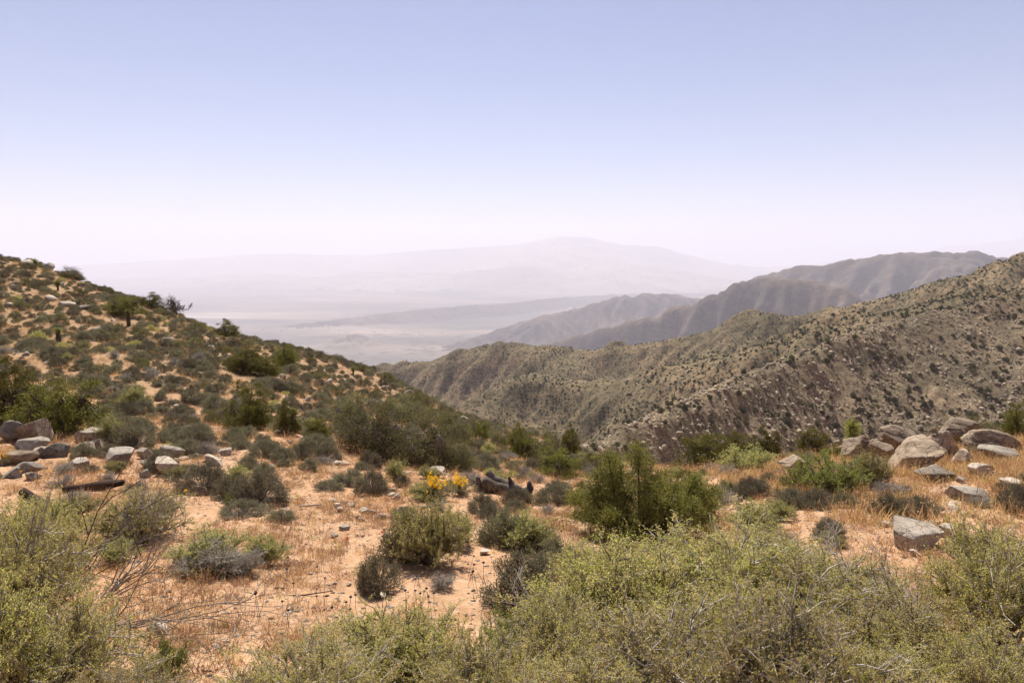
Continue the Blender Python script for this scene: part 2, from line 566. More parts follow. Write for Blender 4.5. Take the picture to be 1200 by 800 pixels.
def valley_mat():
    t = NT("desert_valley_floor"); p = pos(t)
    mp = t.n("Mapping"); t.l(p, mp.inputs[0]); mp.inputs['Scale'].default_value = (0.5, 1.6, 1); mp.inputs['Rotation'].default_value = (0, 0, -0.35)
    big = t.noise(mp.outputs[0], 0.00022, 6, .6, 0.6)
    fine = t.noise(mp.outputs[0], 0.0018, 6, .65, 1.2)
    c = t.ramp(big, [(0.36, (0.07, 0.07, 0.068)), (0.46, (0.12, 0.105, 0.09)), (0.54, (0.19, 0.15, 0.12)), (0.66, (0.36, 0.29, 0.24))])
    c = t.mix(t.ramp(fine, [(0.35, (.6, .6, .6)), (0.5, (0, 0, 0))]), c, (0.10, 0.10, 0.085))
    c = t.mix(t.ramp(fine, [(0.58, (0, 0, 0)), (0.70, (.5, .5, .5))]), c, (0.45, 0.37, 0.30))
    t.bsdf(c, 0.97, 0.05)
    return t.m


M_valley = valley_mat()
M_lowhill = hill_mat("dark_valley_hills", [(0.35, (0.05, 0.045, 0.04)), (0.5, (0.08, 0.065, 0.055)), (0.65, (0.12, 0.095, 0.075))], (0.05, 0.045, 0.04), 0.01, 0.2, 0.004, (0.17, 0.13, 0.10), 0.0006)
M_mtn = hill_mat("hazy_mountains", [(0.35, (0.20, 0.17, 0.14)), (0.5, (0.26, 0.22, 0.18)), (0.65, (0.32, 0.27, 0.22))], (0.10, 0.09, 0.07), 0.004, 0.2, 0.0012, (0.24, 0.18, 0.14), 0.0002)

# ------------------------------------------------------------------ terrain mesh: rings round the viewpoint, finer in front
def terrain():
    ta = math.radians(46)
    az = np.r_[np.linspace(-ta, ta, 760), np.linspace(ta, 2 * np.pi - ta, 90)[1:-1]]
    rr = np.r_[np.linspace(0.4, 3, 12)[:-1],
               np.exp(np.linspace(math.log(3), math.log(100), 330))[:-1],
               np.exp(np.linspace(math.log(100), math.log(190), 20))[:-1],
               np.linspace(190, 620, 210)[:-1],
               np.linspace(620, 1750, 200)[:-1],
               np.exp(np.linspace(math.log(1750), math.log(3600), 12))[:-1],
               np.linspace(3600, 11600, 210)[:-1],
               np.linspace(11600, 21000, 75)[:-1],
               np.linspace(21000, 49000, 75)[:-1],
               np.array([49000, 54000, 60000.])]
    A, R = np.meshgrid(az, rr)
    X = R * np.sin(A); Y = R * np.cos(A)
    Z, L = Hall(X, Y)
    nr, na = Z.shape
    I = np.arange(nr * na).reshape(nr, na)
    a = I[:-1, :]; b = I[1:, :]
    a2 = np.roll(a, -1, axis=1); b2 = np.roll(b, -1, axis=1)
    quads = np.stack([a, b, b2, a2], axis=-1).reshape(-1, 4)
    lab = L[:-1, :].copy()
    rq = R[:-1, :]
    # centre cap
    V = np.c_[X.ravel(), Y.ravel(), Z.ravel()]
    lab = lab.ravel(); rq = rq.ravel()
    # mid terrain splits into the rocky slope and the ridge behind it
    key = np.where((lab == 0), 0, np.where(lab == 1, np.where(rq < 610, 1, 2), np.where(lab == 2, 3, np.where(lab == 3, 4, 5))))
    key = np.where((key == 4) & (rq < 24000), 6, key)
    xq = X[:-1, :].ravel()
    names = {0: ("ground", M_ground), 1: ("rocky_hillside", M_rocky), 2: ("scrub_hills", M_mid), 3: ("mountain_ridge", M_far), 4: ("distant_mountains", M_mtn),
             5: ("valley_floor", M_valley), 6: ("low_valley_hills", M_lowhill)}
    for k, (nm, mat) in names.items():
        q = quads[key == k]
        if len(q) == 0:
            continue
        if k == 0:
            q = q[:, :]
        used, inv = np.unique(q, return_inverse=True)
        me = mesh_from(nm, V[used], inv.reshape(-1, 4), [mat], smooth=True)
        # faces wound so that normals point up
        me.flip_normals()
        link(nm, me, kind='structure')
        print("terrain", nm, len(q))
    # cap under the camera
    first = I[0, :]
    cv = np.r_[V[first], [[0, 0, float(Hn(np.array([0.]), np.array([0.]))[0])]]]
    n = len(first)
    tri = np.c_[np.arange(n), (np.arange(n) + 1) % n, np.full(n, n)]
    link("ground_underfoot", mesh_from("ground_underfoot", cv, tri, [M_ground]), kind='structure')


terrain()
print("terrain done", time.time() - T0)

# ------------------------------------------------------------------ plant and rock materials
def leaf_mat(name, cols, transl=0.35, patch=0.25, rough=0.75):
    t = NT(name)
    g = t.n("NewGeometry"); oi = t.n("ObjectInfo")
    tc = t.n("TexCoord")
    c = t.ramp(g.outputs['Random Per Island'], [(i / (len(cols) - 1), k) for i, k in enumerate(cols)])
    pn = t.noise(tc.outputs['Object'], 3.5, 2, .5)
    c = t.mix(t.ramp(pn, [(0.42, (0, 0, 0)), (0.6, (patch * 2,) * 3)]), c, cols[-1])
    hv = t.n("HueSaturation")
    t.l(t.math('ADD', t.math('MULTIPLY', oi.outputs['Random'], 0.03), 0.485), hv.inputs['Hue'])
    t.l(t.math('ADD', t.math('MULTIPLY', oi.outputs['Random'], 0.55), 0.72), hv.inputs['Value'])
    t.l(c, hv.inputs['Color'])
    c = hv.outputs[0]
    p = t.n("BsdfPrincipled"); p.inputs['Roughness'].default_value = rough; p.inputs['Specular IOR Level'].default_value = 0.12
    t.l(c, p.inputs['Base Color'])
    tr = t.n("BsdfTranslucent"); t.l(c, tr.inputs['Color'])
    mx = t.n("MixShader"); mx.inputs[0].default_value = transl
    t.l(p.outputs[0], mx.inputs[1]); t.l(tr.outputs[0], mx.inputs[2]); t.l(mx.outputs[0], t.out.inputs[0])
    return t.m


def bark_mat(name, a, b, sc=14.0):
    t = NT(name); tc = t.n("TexCoord")
    mp = t.n("Mapping"); t.l(tc.outputs['Object'], mp.inputs[0]); mp.inputs['Scale'].default_value = (1, 1, .35)
    n = t.noise(mp.outputs[0], sc, 5, .65)
    g = t.n("NewGeometry")
    c = t.ramp(n, [(0.35, a), (0.6, b)])
    c = t.mix(t.math('MULTIPLY', g.outputs['Random Per Island'], 0.5), c, tuple(x * .55 for x in a))
    t.bsdf(c, 0.9, 0.1, n, 0.02, .6)
    return t.m


def rock_mat(name, cols, stain, sc=1.0, strata=0.0):
    t = NT(name); tc = t.n("TexCoord"); oi = t.n("ObjectInfo")
    off = t.n("VectorMath", operation='ADD')
    cb = t.n("CombineXYZ"); t.l(t.math('MULTIPLY', oi.outputs['Random'], 37.0), cb.inputs[0]); t.l(t.math('MULTIPLY', oi.outputs['Random'], 11.0), cb.inputs[2])
    t.l(tc.outputs['Object'], off.inputs[0]); t.l(cb.outputs[0], off.inputs[1])
    v = off.outputs[0]
    big = t.noise(v, 1.3 * sc, 5, .6, .4)
    fine = t.noise(v, 9 * sc, 6, .72)
    grain = t.noise(v, 45 * sc, 3, .7)
    c = t.ramp(big, [(0.34, cols[0]), (0.5, cols[1]), (0.66, cols[2])])
    c = t.mix(t.ramp(fine, [(0.52, (0, 0, 0)), (0.68, (.6, .6, .6))]), c, cols[2])
    c = t.mix(t.ramp(fine, [(0.30, (.75, .75, .75)), (0.44, (0, 0, 0))]), c, stain)
    c = t.mix(t.ramp(grain, [(0.30, (.55, .55, .55)), (0.45, (0, 0, 0))]), c, tuple(x * .4 for x in stain))
    wv = t.n("VectorMath", operation='ADD'); t.l(v, wv.inputs[0])
    wn = t.n("TexNoise"); wn.inputs['Scale'].default_value = 2.2 * sc; t.l(v, wn.inputs['Vector']); t.l(wn.outputs['Color'], wv.inputs[1])
    ck = t.n("TexVoronoi"); ck.feature = 'DISTANCE_TO_EDGE'; ck.inputs['Scale'].default_value = 1.7 * sc; t.l(wv.outputs[0], ck.inputs['Vector'])
    crack = t.ramp(ck.outputs['Distance'], [(0.0, (1, 1, 1)), (0.03, (0, 0, 0))])
    c = t.mix(t.math('MULTIPLY', crack, .6), c, tuple(x * .35 for x in stain))
    lich = t.noise(v, 4.5 * sc, 5, .75)
    c = t.mix(t.ramp(lich, [(0.60, (0, 0, 0)), (0.66, (.55, .55, .55))]), c, tuple(x * .8 for x in stain))
    if strata:
        w = t.n("TexWave"); w.inputs['Scale'].default_value = 1.5; w.inputs['Distortion'].default_value = 7.0; w.inputs['Detail'].default_value = 4.0
        w.bands_direction = 'Z'
        t.l(v, w.inputs['Vector'])
        c = t.mix(t.ramp(w.outputs['Fac'], [(0.0, (strata,) * 3), (0.25, (0, 0, 0))]), c, stain)
    hv = t.n("HueSaturation"); t.l(c, hv.inputs['Color'])
    t.l(t.math('ADD', t.math('MULTIPLY', oi.outputs['Random'], 0.5), 0.75), hv.inputs['Value'])
    h = t.math('SUBTRACT', t.math('ADD', fine, t.math('MULTIPLY', grain, .35)), t.math('MULTIPLY', crack, .8))
    t.bsdf(hv.outputs[0], 0.9, 0.15, h, 0.05 / sc, .7)
    return t.m


def plain_mat(name, col, rough=0.8, spec=0.2):
    t = NT(name); tc = t.n("TexCoord")
    n = t.noise(tc.outputs['Object'], 20, 3)
    c = t.ramp(n, [(0.35, tuple(x * .7 for x in col)), (0.65, col)])
    t.bsdf(c, rough, spec)
    return t.m


ML_grey = leaf_mat("grey_sage_leaves", [(0.10, 0.09, 0.052), (0.17, 0.152, 0.088), (0.27, 0.24, 0.145)], .25)
ML_green = leaf_mat("yellow_green_leaves", [(0.19, 0.18, 0.05), (0.33, 0.31, 0.085), (0.48, 0.44, 0.17)], .45)
ML_fore = leaf_mat("dusty_green_leaves", [(0.19, 0.185, 0.035), (0.34, 0.325, 0.065), (0.46, 0.43, 0.11), (0.52, 0.39, 0.19)], .48)
ML_spire = leaf_mat("yellowish_juniper_needles", [(0.08, 0.08, 0.018), (0.16, 0.155, 0.035), (0.29, 0.27, 0.07)], .35)
ML_olive = leaf_mat("olive_scrub_leaves", [(0.075, 0.07, 0.03), (0.14, 0.125, 0.052), (0.23, 0.205, 0.09)], .3)
ML_juniper = leaf_mat("juniper_needles", [(0.055, 0.056, 0.012), (0.11, 0.105, 0.02), (0.20, 0.18, 0.04)], .3)
ML_bright = leaf_mat("bright_green_leaves", [(0.10, 0.115, 0.02), (0.185, 0.20, 0.032), (0.30, 0.30, 0.06)], .40)
ML_dry = leaf_mat("dry_straw", [(0.32, 0.17, 0.075), (0.48, 0.27, 0.12), (0.64, 0.44, 0.24)], .35)
ML_drygold = leaf_mat("golden_straw", [(0.30, 0.19, 0.06), (0.44, 0.31, 0.12), (0.56, 0.44, 0.22)], .35)
ML_rust = leaf_mat("rusty_dry_herbs", [(0.20, 0.11, 0.06), (0.34, 0.20, 0.11), (0.48, 0.30, 0.17)], .3)
ML_yellow = leaf_mat("yellow_petals", [(0.70, 0.36, 0.005), (0.82, 0.46, 0.01), (0.85, 0.55, 0.03)], .3)
ML_red = leaf_mat("red_petals", [(0.55, 0.06, 0.02), (0.70, 0.10, 0.03), (0.75, 0.16, 0.06)], .3)
ML_white = leaf_mat("white_petals", [(0.70, 0.68, 0.60), (0.8, 0.8, 0.72), (0.85, 0.84, 0.78)], .3)
ML_yucca = leaf_mat("yucca_blades", [(0.13, 0.14, 0.03), (0.23, 0.23, 0.06), (0.36, 0.33, 0.11)], .25)
ML_far = leaf_mat("far_scrub_leaves", [(0.06, 0.06, 0.03), (0.10, 0.097, 0.05), (0.16, 0.145, 0.075)], .15)
MB_grey = bark_mat("grey_twigs", (0.17, 0.145, 0.12), (0.33, 0.29, 0.25))
MB_pale = bark_mat("bleached_twigs", (0.30, 0.26, 0.23), (0.52, 0.47, 0.42))
MB_dark = bark_mat("dark_bark", (0.055, 0.042, 0.034), (0.13, 0.10, 0.08))
MB_char = bark_mat("charred_wood", (0.018, 0.015, 0.014), (0.10, 0.06, 0.04), 6)
MB_log = bark_mat("weathered_log_wood", (0.05, 0.04, 0.032), (0.20, 0.165, 0.13), 7)
M_head = plain_mat("dark_seed_heads", (0.045, 0.028, 0.045))
MR_grey = rock_mat("grey_granite", [(0.15, 0.13, 0.105), (0.24, 0.205, 0.165), (0.34, 0.295, 0.24)], (0.13, 0.11, 0.09))
MR_pale = rock_mat("pale_granite", [(0.28, 0.225, 0.17), (0.38, 0.32, 0.255), (0.50, 0.43, 0.36)], (0.17, 0.13, 0.10), 1.5)
MR_brown = rock_mat("brown_gneiss", [(0.15, 0.105, 0.07), (0.23, 0.17, 0.12), (0.32, 0.25, 0.185)], (0.11, 0.085, 0.065))
MR_out = rock_mat("banded_outcrop_gneiss", [(0.19, 0.14, 0.095), (0.31, 0.235, 0.165), (0.43, 0.335, 0.245)], (0.09, 0.07, 0.055), .8, .15)
MR_slope = rock_mat("slope_boulders_stone", [(0.19, 0.15, 0.105), (0.28, 0.22, 0.155), (0.38, 0.31, 0.23)], (0.10, 0.085, 0.065), .25)

R_ = lambda: rng.random()


def unit(v):
    return v / np.maximum(np.linalg.norm(v, axis=-1, keepdims=True), 1e-9)


def rdir(n, up=0.0):
    v = rng.normal(size=(n, 3)); v[:, 2] += up
    return unit(v)


class PB:
    """collects quads and triangles with a material index each"""
    def __init__(s):
        s.V = []; s.Q = []; s.T = []; s.qm = []; s.tm = []; s.n = 0

    def add(s, V, Q=None, T=None, m=0):
        V = np.asarray(V, float)
        s.V.append(V)
        if Q is not None and len(Q):
            s.Q.append(np.asarray(Q) + s.n); s.qm.append(np.full(len(Q), m))
        if T is not None and len(T):
            s.T.append(np.asarray(T) + s.n); s.tm.append(np.full(len(T), m))
        s.n += len(V)
        return s

    def leaves(s, C, L, W, m=0, up=0.3, D=None):
        n = len(C)
        if n == 0:
            return s
        a = rdir(n, up) if D is None else unit(D + 0.35 * rng.normal(size=(n, 3)))
        b = unit(np.cross(a, rdir(n)))
        L = (L * (0.6 + 0.8 * rng.random(n)))[:, None] / 2; W = (W * (0.6 + 0.8 * rng.random(n)))[:, None] / 2
        V = np.stack([C - a * L, C + b * W, C + a * L, C - b * W], axis=1).reshape(-1, 3)
        return s.add(V, Q=np.arange(4 * n).reshape(n, 4), m=m)

    def tubes(s, A, B, ra, rb, m=0, k=3):
        n = len(A)
        if n == 0:
            return s
        A = np.asarray(A, float); B = np.asarray(B, float)
        ra = np.broadcast_to(ra, (n,)).reshape(n, 1, 1); rb = np.broadcast_to(rb, (n,)).reshape(n, 1, 1)
        d = unit(B - A)
        ref = np.where(np.abs(d[:, 2:3]) > 0.9, [[1., 0, 0]], [[0, 0, 1.]])
        x = unit(np.cross(d, ref)); y = np.cross(d, x)
        an = np.arange(k) * 2 * np.pi / k
        ring = x[:, None, :] * np.cos(an)[None, :, None] + y[:, None, :] * np.sin(an)[None, :, None]
        V = np.concatenate([A[:, None] + ring * ra, B[:, None] + ring * rb], axis=1).reshape(-1, 3)
        i = np.arange(k); j = (i + 1) % k
        q = np.stack([i, j, j + k, i + k], axis=1)
        Q = (np.arange(n)[:, None, None] * 2 * k + q[None]).reshape(-1, 4)
        return s.add(V, Q=Q, m=m)

    def mesh(s, name, mats, smooth=False):
        V = np.concatenate(s.V)
        F_ = []; mi = []
        if s.Q:
            F_.append(np.concatenate(s.Q)); mi.append(np.concatenate(s.qm))
        if s.T:
            F_.append(np.concatenate(s.T)); mi.append(np.concatenate(s.tm))
        return mesh_from(name, V, F_, mats, np.concatenate(mi), smooth)


def skeleton(ns, H, R, nb=6, ntw=4, up=0.5, wob=0.12, spread=0.35, l2=0.35, l3=0.16, t0=0.3, flat=1.0):
    """stems > branches > twigs. returns segments (A, B, ra, rb) and twig arrays (start, end)"""
    SA, SB, ra, rb = [], [], [], []
    ang = rng.random(ns) * 2 * np.pi
    rad = np.sqrt(rng.random(ns)) * R
    top = np.c_[np.cos(ang) * rad, np.sin(ang) * rad, H * (0.55 + 0.5 * rng.random(ns)) * np.sqrt(np.maximum(0.15, 1 - (rad / (R * 1.12)) ** 2)) * flat]
    bs = np.c_[np.cos(ang), np.sin(ang), np.zeros(ns)] * (R * 0.10 * rng.random(ns))[:, None]
    K = 5
    pts = []
    for k in range(K + 1):
        f = k / K
        p = bs + (top - bs) * np.c_[f ** (1 + up * .6), f ** (1 + up * .6), f ** (1 - up * .3) if f > 0 else 0.0][0]
        p = p + rng.normal(size=p.shape) * wob * R * f * (1 - f) * 1.6
        pts.append(p)
    pts = np.stack(pts, 1)                       # ns, K+1, 3
    r0 = 0.012 + 0.012 * R
    for k in range(K):
        SA.append(pts[:, k]); SB.append(pts[:, k + 1])
        ra.append(np.full(ns, r0 * (1 - .8 * k / K))); rb.append(np.full(ns, r0 * (1 - .8 * (k + 1) / K)))
    # branches
    n2 = ns * nb
    si = np.repeat(np.arange(ns), nb); t = t0 + (1 - t0) * rng.random(n2)
    kk = np.minimum((t * K).astype(int), K - 1); f = (t * K - kk)[:, None]
    b0 = pts[si, kk] * (1 - f) + pts[si, kk + 1] * f
    tan = unit(pts[si, kk + 1] - pts[si, kk])
    d2 = unit(tan * .6 + spread * 2 * rng.normal(size=(n2, 3)) + np.array([0, 0, .35]) + unit(b0 * [1, 1, .3]) * .3)
    L2 = (l2 * (0.5 + rng.random(n2)))[:, None]
    b1 = b0 + d2 * L2 * .5 + rng.normal(size=b0.shape) * .03 * L2
    b2 = b1 + unit(d2 + .3 * rng.normal(size=d2.shape)) * L2 * .5
    for a, b, x, y in ((b0, b1, .4, .28), (b1, b2, .28, .16)):
        SA.append(a); SB.append(b); ra.append(np.full(n2, r0 * x)); rb.append(np.full(n2, r0 * y))
    # twigs
    n3 = n2 * ntw
    bi = np.repeat(np.arange(n2), ntw); t = rng.random(n3)[:, None]
    c0 = np.where(t < .5, b0[bi] + (b1[bi] - b0[bi]) * t * 2, b1[bi] + (b2[bi] - b1[bi]) * (t - .5) * 2)
    d3 = unit(d2[bi] + .8 * rng.normal(size=(n3, 3)) + np.array([0, 0, .3]))
    c1 = c0 + d3 * (l3 * (.5 + rng.random(n3)))[:, None]
    SA.append(c0); SB.append(c1); ra.append(np.full(n3, r0 * .15)); rb.append(np.full(n3, r0 * .07))
    A = np.concatenate(SA); B = np.concatenate(SB)
    A[:, 2] = np.maximum(A[:, 2], -0.05); B[:, 2] = np.maximum(B[:, 2], 0.0)
    return A, B, np.concatenate(ra), np.concatenate(rb), c0, c1


def bush(ns=26, H=1.0, R=0.8, nb=7, ntw=5, nl=8, L=.03, W=.014, leafm=ML_green, stemm=MB_grey, kt=3, sub=1.0, lowtrim=0.0, **kw):
    """returns (foliage mesh, stems mesh)"""
    A, B, ra, rb, c0, c1 = skeleton(ns, H, R, nb, ntw, **kw)
    st = PB().tubes(A, B, np.maximum(ra, .0022), np.maximum(rb, .0016), 0, kt)
    n = len(c0); ii = np.repeat(np.arange(n), nl)
    if sub < 1:
        ii = ii[rng.random(len(ii)) < sub]
    t = rng.random(len(ii))[:, None] * 1.05
    C = c0[ii] + (c1 - c0)[ii] * t + rng.normal(size=(len(ii), 3)) * .013
    C[:, 2] = np.maximum(C[:, 2], .01)
    C = C[C[:, 2] > lowtrim * H * rng.random(len(C))]
    fo = PB().leaves(C, L, W, 0, .4)
    return fo, st


def dome_shrub(R=.6, H=.55, ncl=70, per=55, L=.035, W=.016, cs=.10, inner=.45):
    """dense small-leaved mound made of leaf clumps on twigs"""
    d = rdir(ncl, .15); d[:, 2] = np.abs(d[:, 2])
    lump = 1 + .28 * np.sin(3.1 * np.arctan2(d[:, 1], d[:, 0]) + rng.random() * 6) * (1 - d[:, 2])
    r = (inner + (1 - inner) * np.sqrt(rng.random(ncl)))[:, None] * lump[:, None]
    C = d * r * [R, R, H]
    ii = np.repeat(np.arange(ncl), per)
    P = C[ii] + rng.normal(size=(len(ii), 3)) * cs
    P[:, 2] = np.abs(P[:, 2])
    fo = PB().leaves(P, L, W, 0, .5, D=unit(P + [0, 0, .25]) if rng.random() < 2 else None)
    st = PB().tubes(np.zeros((ncl, 3)) + rng.normal(size=(ncl, 3)) * [.04, .04, 0], C, .010, .003)
    jj = np.repeat(np.arange(ncl), 5)
    st.tubes(C[jj] * .75, C[jj] * 1.02 + rng.normal(size=(len(jj), 3)) * cs * .9, .004, .002)
    return fo, st


def juniper(H=2.6, R=1.5, ncl=46, per=190, L=.085, W=.03, trunk=.13, tall=False, low=.25, cs=.2, lean=0.0):
    st = PB(); fo = PB()
    nl = 7
    ang = rng.random(nl) * 6.283
    hub = np.array([lean, 0, H * .22])
    st.tubes([[0, 0, -.1]], [hub], trunk, trunk * .75, 0, 7)
    tips = np.c_[np.cos(ang) * R * .6, np.sin(ang) * R * .6, H * (.45 + .4 * rng.random(nl))]
    st.tubes(np.repeat(hub[None], nl, 0), (tips + hub) / 2 + rng.normal(size=(nl, 3)) * .08, trunk * .5, trunk * .33, 0, 5)
    st.tubes((tips + hub) / 2, tips, trunk * .33, trunk * .1, 0, 4)
    d = rdir(ncl, .1)
    d[:, 2] = np.abs(d[:, 2]) * .95 + .03
    d[:ncl // 6, 2] *= .2
    r = (.38 + .62 * rng.random(ncl) ** .5)[:, None]
    lump = 1 + .22 * np.sin(2.3 * np.arctan2(d[:, 1:2], d[:, 0:1]) + rng.random() * 6) + .15 * rng.normal(size=(ncl, 1))
    C = d * r * lump * [R * .9, R * .9, H * .92] + [lean, 0, H * low]
    C[:, 2] = np.maximum(C[:, 2], .15)
    near = np.argmin(((C[:, None] - tips[None]) ** 2).sum(2), axis=1)
    st.tubes(tips[near], C, trunk * .14, trunk * .05, 0, 3)
    ii = np.repeat(np.arange(ncl), per)
    o = rng.normal(size=(len(ii), 3)) * cs * [1, 1, .7]
    sc = (.6 + .8 * rng.random(ncl))[ii][:, None]
    P = C[ii] + o * sc
    P[:, 2] = np.maximum(P[:, 2], .05)
    fo.leaves(P, L, W, 0, .6, D=unit(o + [0, 0, .12]))
    return fo, st


def spire_tree(H=2.6, R=1.2):
    """open juniper with thin upright spires"""
    st = PB(); fo = PB()
    sp = [(-.55, .1, .90), (-.1, -.1, 1.0), (-.33, .2, .74), (.08, .25, .82), (-.75, .1, .68), (-.85, .0, .55), (.25, .1, .66), (.5, -.1, .60), (.85, .1, .62), (-1.1, .2, .42), (1.15, 0, .56), (.45, .4, .64), (-.3, .4, .60), (0.0, -.5, .5), (.7, -.5, .48), (-.6, -.5, .40), (1.0, .3, .5), (.2, -.3, .6), (-.45, -.2, .5)]
    for x, y, h in sp:
        top = np.array([x * R, y * R, H * h]); b0 = np.array([x * R * .12, y * R * .12, 0])
        mid = np.array([x * R * .75, y * R * .75, H * h * .42])
        st.tubes([b0, mid], [mid, top], [.035, .018], [.018, .006], 0, 5)
        k = int(40 * h + 8)
        f = rng.random(k) ** .8
        c = mid + (top - mid) * f[:, None]
        c[:, 2] = top[2] * (.20 + .80 * f)
        w = (.22 * (1 - f) + .075)[:, None] * (.5 + .9 * rng.random((k, 1)))
        c = c + rng.normal(size=(k, 3)) * w * [1, 1, .3]
        st.tubes(mid + (top - mid) * f[:, None] - [0, 0, .05], c, .008, .004, 0, 3)
        ii = np.repeat(np.arange(k), 85)
        o = rng.normal(size=(len(ii), 3)) * [.065, .065, .085]
        fo.leaves(c[ii] + o, .05, .017, 0, .8, D=unit(o + [0, 0, .12]))
    c = rdir(70) * [R * 1.15, R * .75, H * .22] + [0, 0, H * .22]
    c[:, 2] = np.maximum(c[:, 2], .12)
    st.tubes(c * [.1, .1, 0], c, .014, .004, 0, 3)
    ii = np.repeat(np.arange(70), 85); o = rng.normal(size=(len(ii), 3)) * .13
    fo.leaves(c[ii] + o, .05, .018, 0, .7, D=unit(o + [0, 0, .15]))
    return fo, st


def yucca(H=1.6, heads=1, tr=.10, bl=.45, n=170, skirt=True):
    st = PB(); fo = PB()
    tops = []
    for k in range(heads):
        t = np.array([(k - (heads - 1) / 2) * .5 * H * .5, 0, H * (1 - .12 * k)])
        st.tubes([[0, 0, -.05]], [t * .55], tr, tr * .9, 0, 8).tubes([t * .55], [t], tr * .9, tr * .8, 0, 8)
        tops.append(t)
    for t in tops:
        for lo, up, m in ((0, .35, n), (-.25, -.55, n // 2 if skirt else 0)):
            if m == 0:
                continue
            d = rdir(m, up)
            b = t + [0, 0, lo] + d * tr * .5
            e = b + d * bl * (.7 + .5 * rng.random(m))[:, None]
            s = unit(np.cross(d, rdir(m))) * .022
            V = np.stack([b - s, b + s, e], 1).reshape(-1, 3)
            fo.add(V, T=np.arange(3 * m).reshape(m, 3))
    return fo, st


def tuft(n=26, H=.28, R=.10, w=.006, heads=False, leafm=0):
    b = np.c_[rng.normal(size=(n, 2)) * R * .4, np.zeros(n) - .01]
    d = rdir(n, 1.6)
    e = b + d * (H * (.5 + .7 * rng.random(n)))[:, None]
    m_ = (b + e) / 2 + rng.normal(size=(n, 3)) * .012
    s = unit(np.cross(d, rdir(n))) * w
    pb = PB()
    V = np.stack([b - s, b + s, m_ + s * .8, m_ - s * .8, e], 1).reshape(-1, 3)
    base_ = np.arange(n)[:, None] * 5
    pb.add(V, Q=base_ + np.array([[0, 1, 2, 3]]), T=base_ + np.array([[3, 2, 4]]))
    if heads:
        pb.leaves(e, .035, .016, 0, .8)
    return pb


# ------------------------------------------------------------------ rocks
import bmesh
def _ico(sub):
    bm = bmesh.new(); bmesh.ops.create_icosphere(bm, subdivisions=sub, radius=1.0)
    V = np.array([v.co[:] for v in bm.verts]); T = np.array([[v.index for v in f.verts] for f in bm.faces]); bm.free()
    return V, T
ICO = {k: _ico(k) for k in (1, 2, 3, 4, 5)}


def n3(P, sc, oc=4, seed=0, ridge=False):
    return (fbm(P[:, 0] + P[:, 2] * .7, P[:, 1] - P[:, 2] * .6, sc, oc, seed, ridge=ridge) + fbm(P[:, 2] + 5.2, P[:, 0] * .8 + P[:, 1] * .7, sc, oc, seed + 50, ridge=ridge)) * .6


def rock_np(sub=3, cuts=9, seed=1, rough=.10, s=(1, 1, .7), flat_top=False, crease=0.0, dmin=.42):
    r = np.random.default_rng(seed)
    V, T = ICO[sub]; V = V.copy()
    N = unit(r.normal(size=(cuts, 3)) * [1, 1, .8])
    if flat_top:
        N[0] = unit(np.array([.1, -.15, 1.0]))
    for i, n in enumerate(N):
        d = dmin + .36 * r.random() if not (flat_top and i == 0) else .38
        e = V @ n - d
        V = V - np.where(e > 0, e * .985, 0)[:, None] * n
    V = V * (1 + rough * n3(V, .9, 4, seed))[:, None] + unit(V) * (rough * .35 * n3(V, .22, 3, seed + 5))[:, None]
    if crease:
        q = V @ unit(np.array([.25, .3, .95]))
        V = V + unit(V) * (-crease * np.exp(-((np.mod(q * 2.6 + .6 * n3(V, .8, 3, seed + 9), 1) - .5) / .12) ** 2))[:, None]
    V = V * np.asarray(s)
    return V, T


def rock_mesh(name, mat, **kw):
    V, T = rock_np(**kw)
    me = mesh_from(name, V, T, [mat], smooth=False)
    return me

# ------------------------------------------------------------------ placing things
def zat(x, y):
    return float(Hn(np.array([float(x)]), np.array([float(y)]))[0])


def pxscale(p):
    return (p[1] * CP - p[2] * SP) / F           # metres per photograph pixel at a point


def spot(u, v, ymax=115):
    p = hit(u, v)
    k = 0
    while (p is None or p[1] > ymax) and k < 40:
        v += 1.5; k += 1
        p = hit(u, v)
    return p


def ground_tilt(p, e=.6):
    gx = (zat(p[0] + e, p[1]) - zat(p[0] - e, p[1])) / (2 * e); gy = (zat(p[0], p[1] + e) - zat(p[0], p[1] - e)) / (2 * e)
    return gx, gy


class Plant:
    """a plant kind: foliage mesh and stems mesh with their natural size"""
    def __init__(s, name, cat, fo, st, lm, sm, W, H, pn=("foliage", "stems"), extra=None):
        s.name, s.cat, s.W, s.H, s.pn = name, cat, W, H, pn
        s.fo = fo.mesh(name + "_" + pn[0], [lm]); s.st = st.mesh(name + "_" + pn[1], [sm])
        s.extra = [(n, b.mesh(name + "_" + n, [m])) for n, b, m in (extra or [])]
        me = PB()
        s.lm, s.sm = lm, sm
        s.merged = None
        s._fo, s._st = fo, st

    def one(s):
        if s.merged is None:
            b = PB(); b.V = list(s._fo.V); b.n = s._fo.n
            b.Q = list(s._fo.Q); b.qm = list(s._fo.qm); b.T = list(s._fo.T); b.tm = list(s._fo.tm)
            for src, m in ((s._st, 1),):
                off = b.n
                for V in src.V:
                    b.V.append(V)
                for Q in src.Q:
                    b.Q.append(Q + off); b.qm.append(np.full(len(Q), m))
                b.n += src.n
            s.merged = b.mesh(s.name, [s.lm, s.sm])
        return s.merged


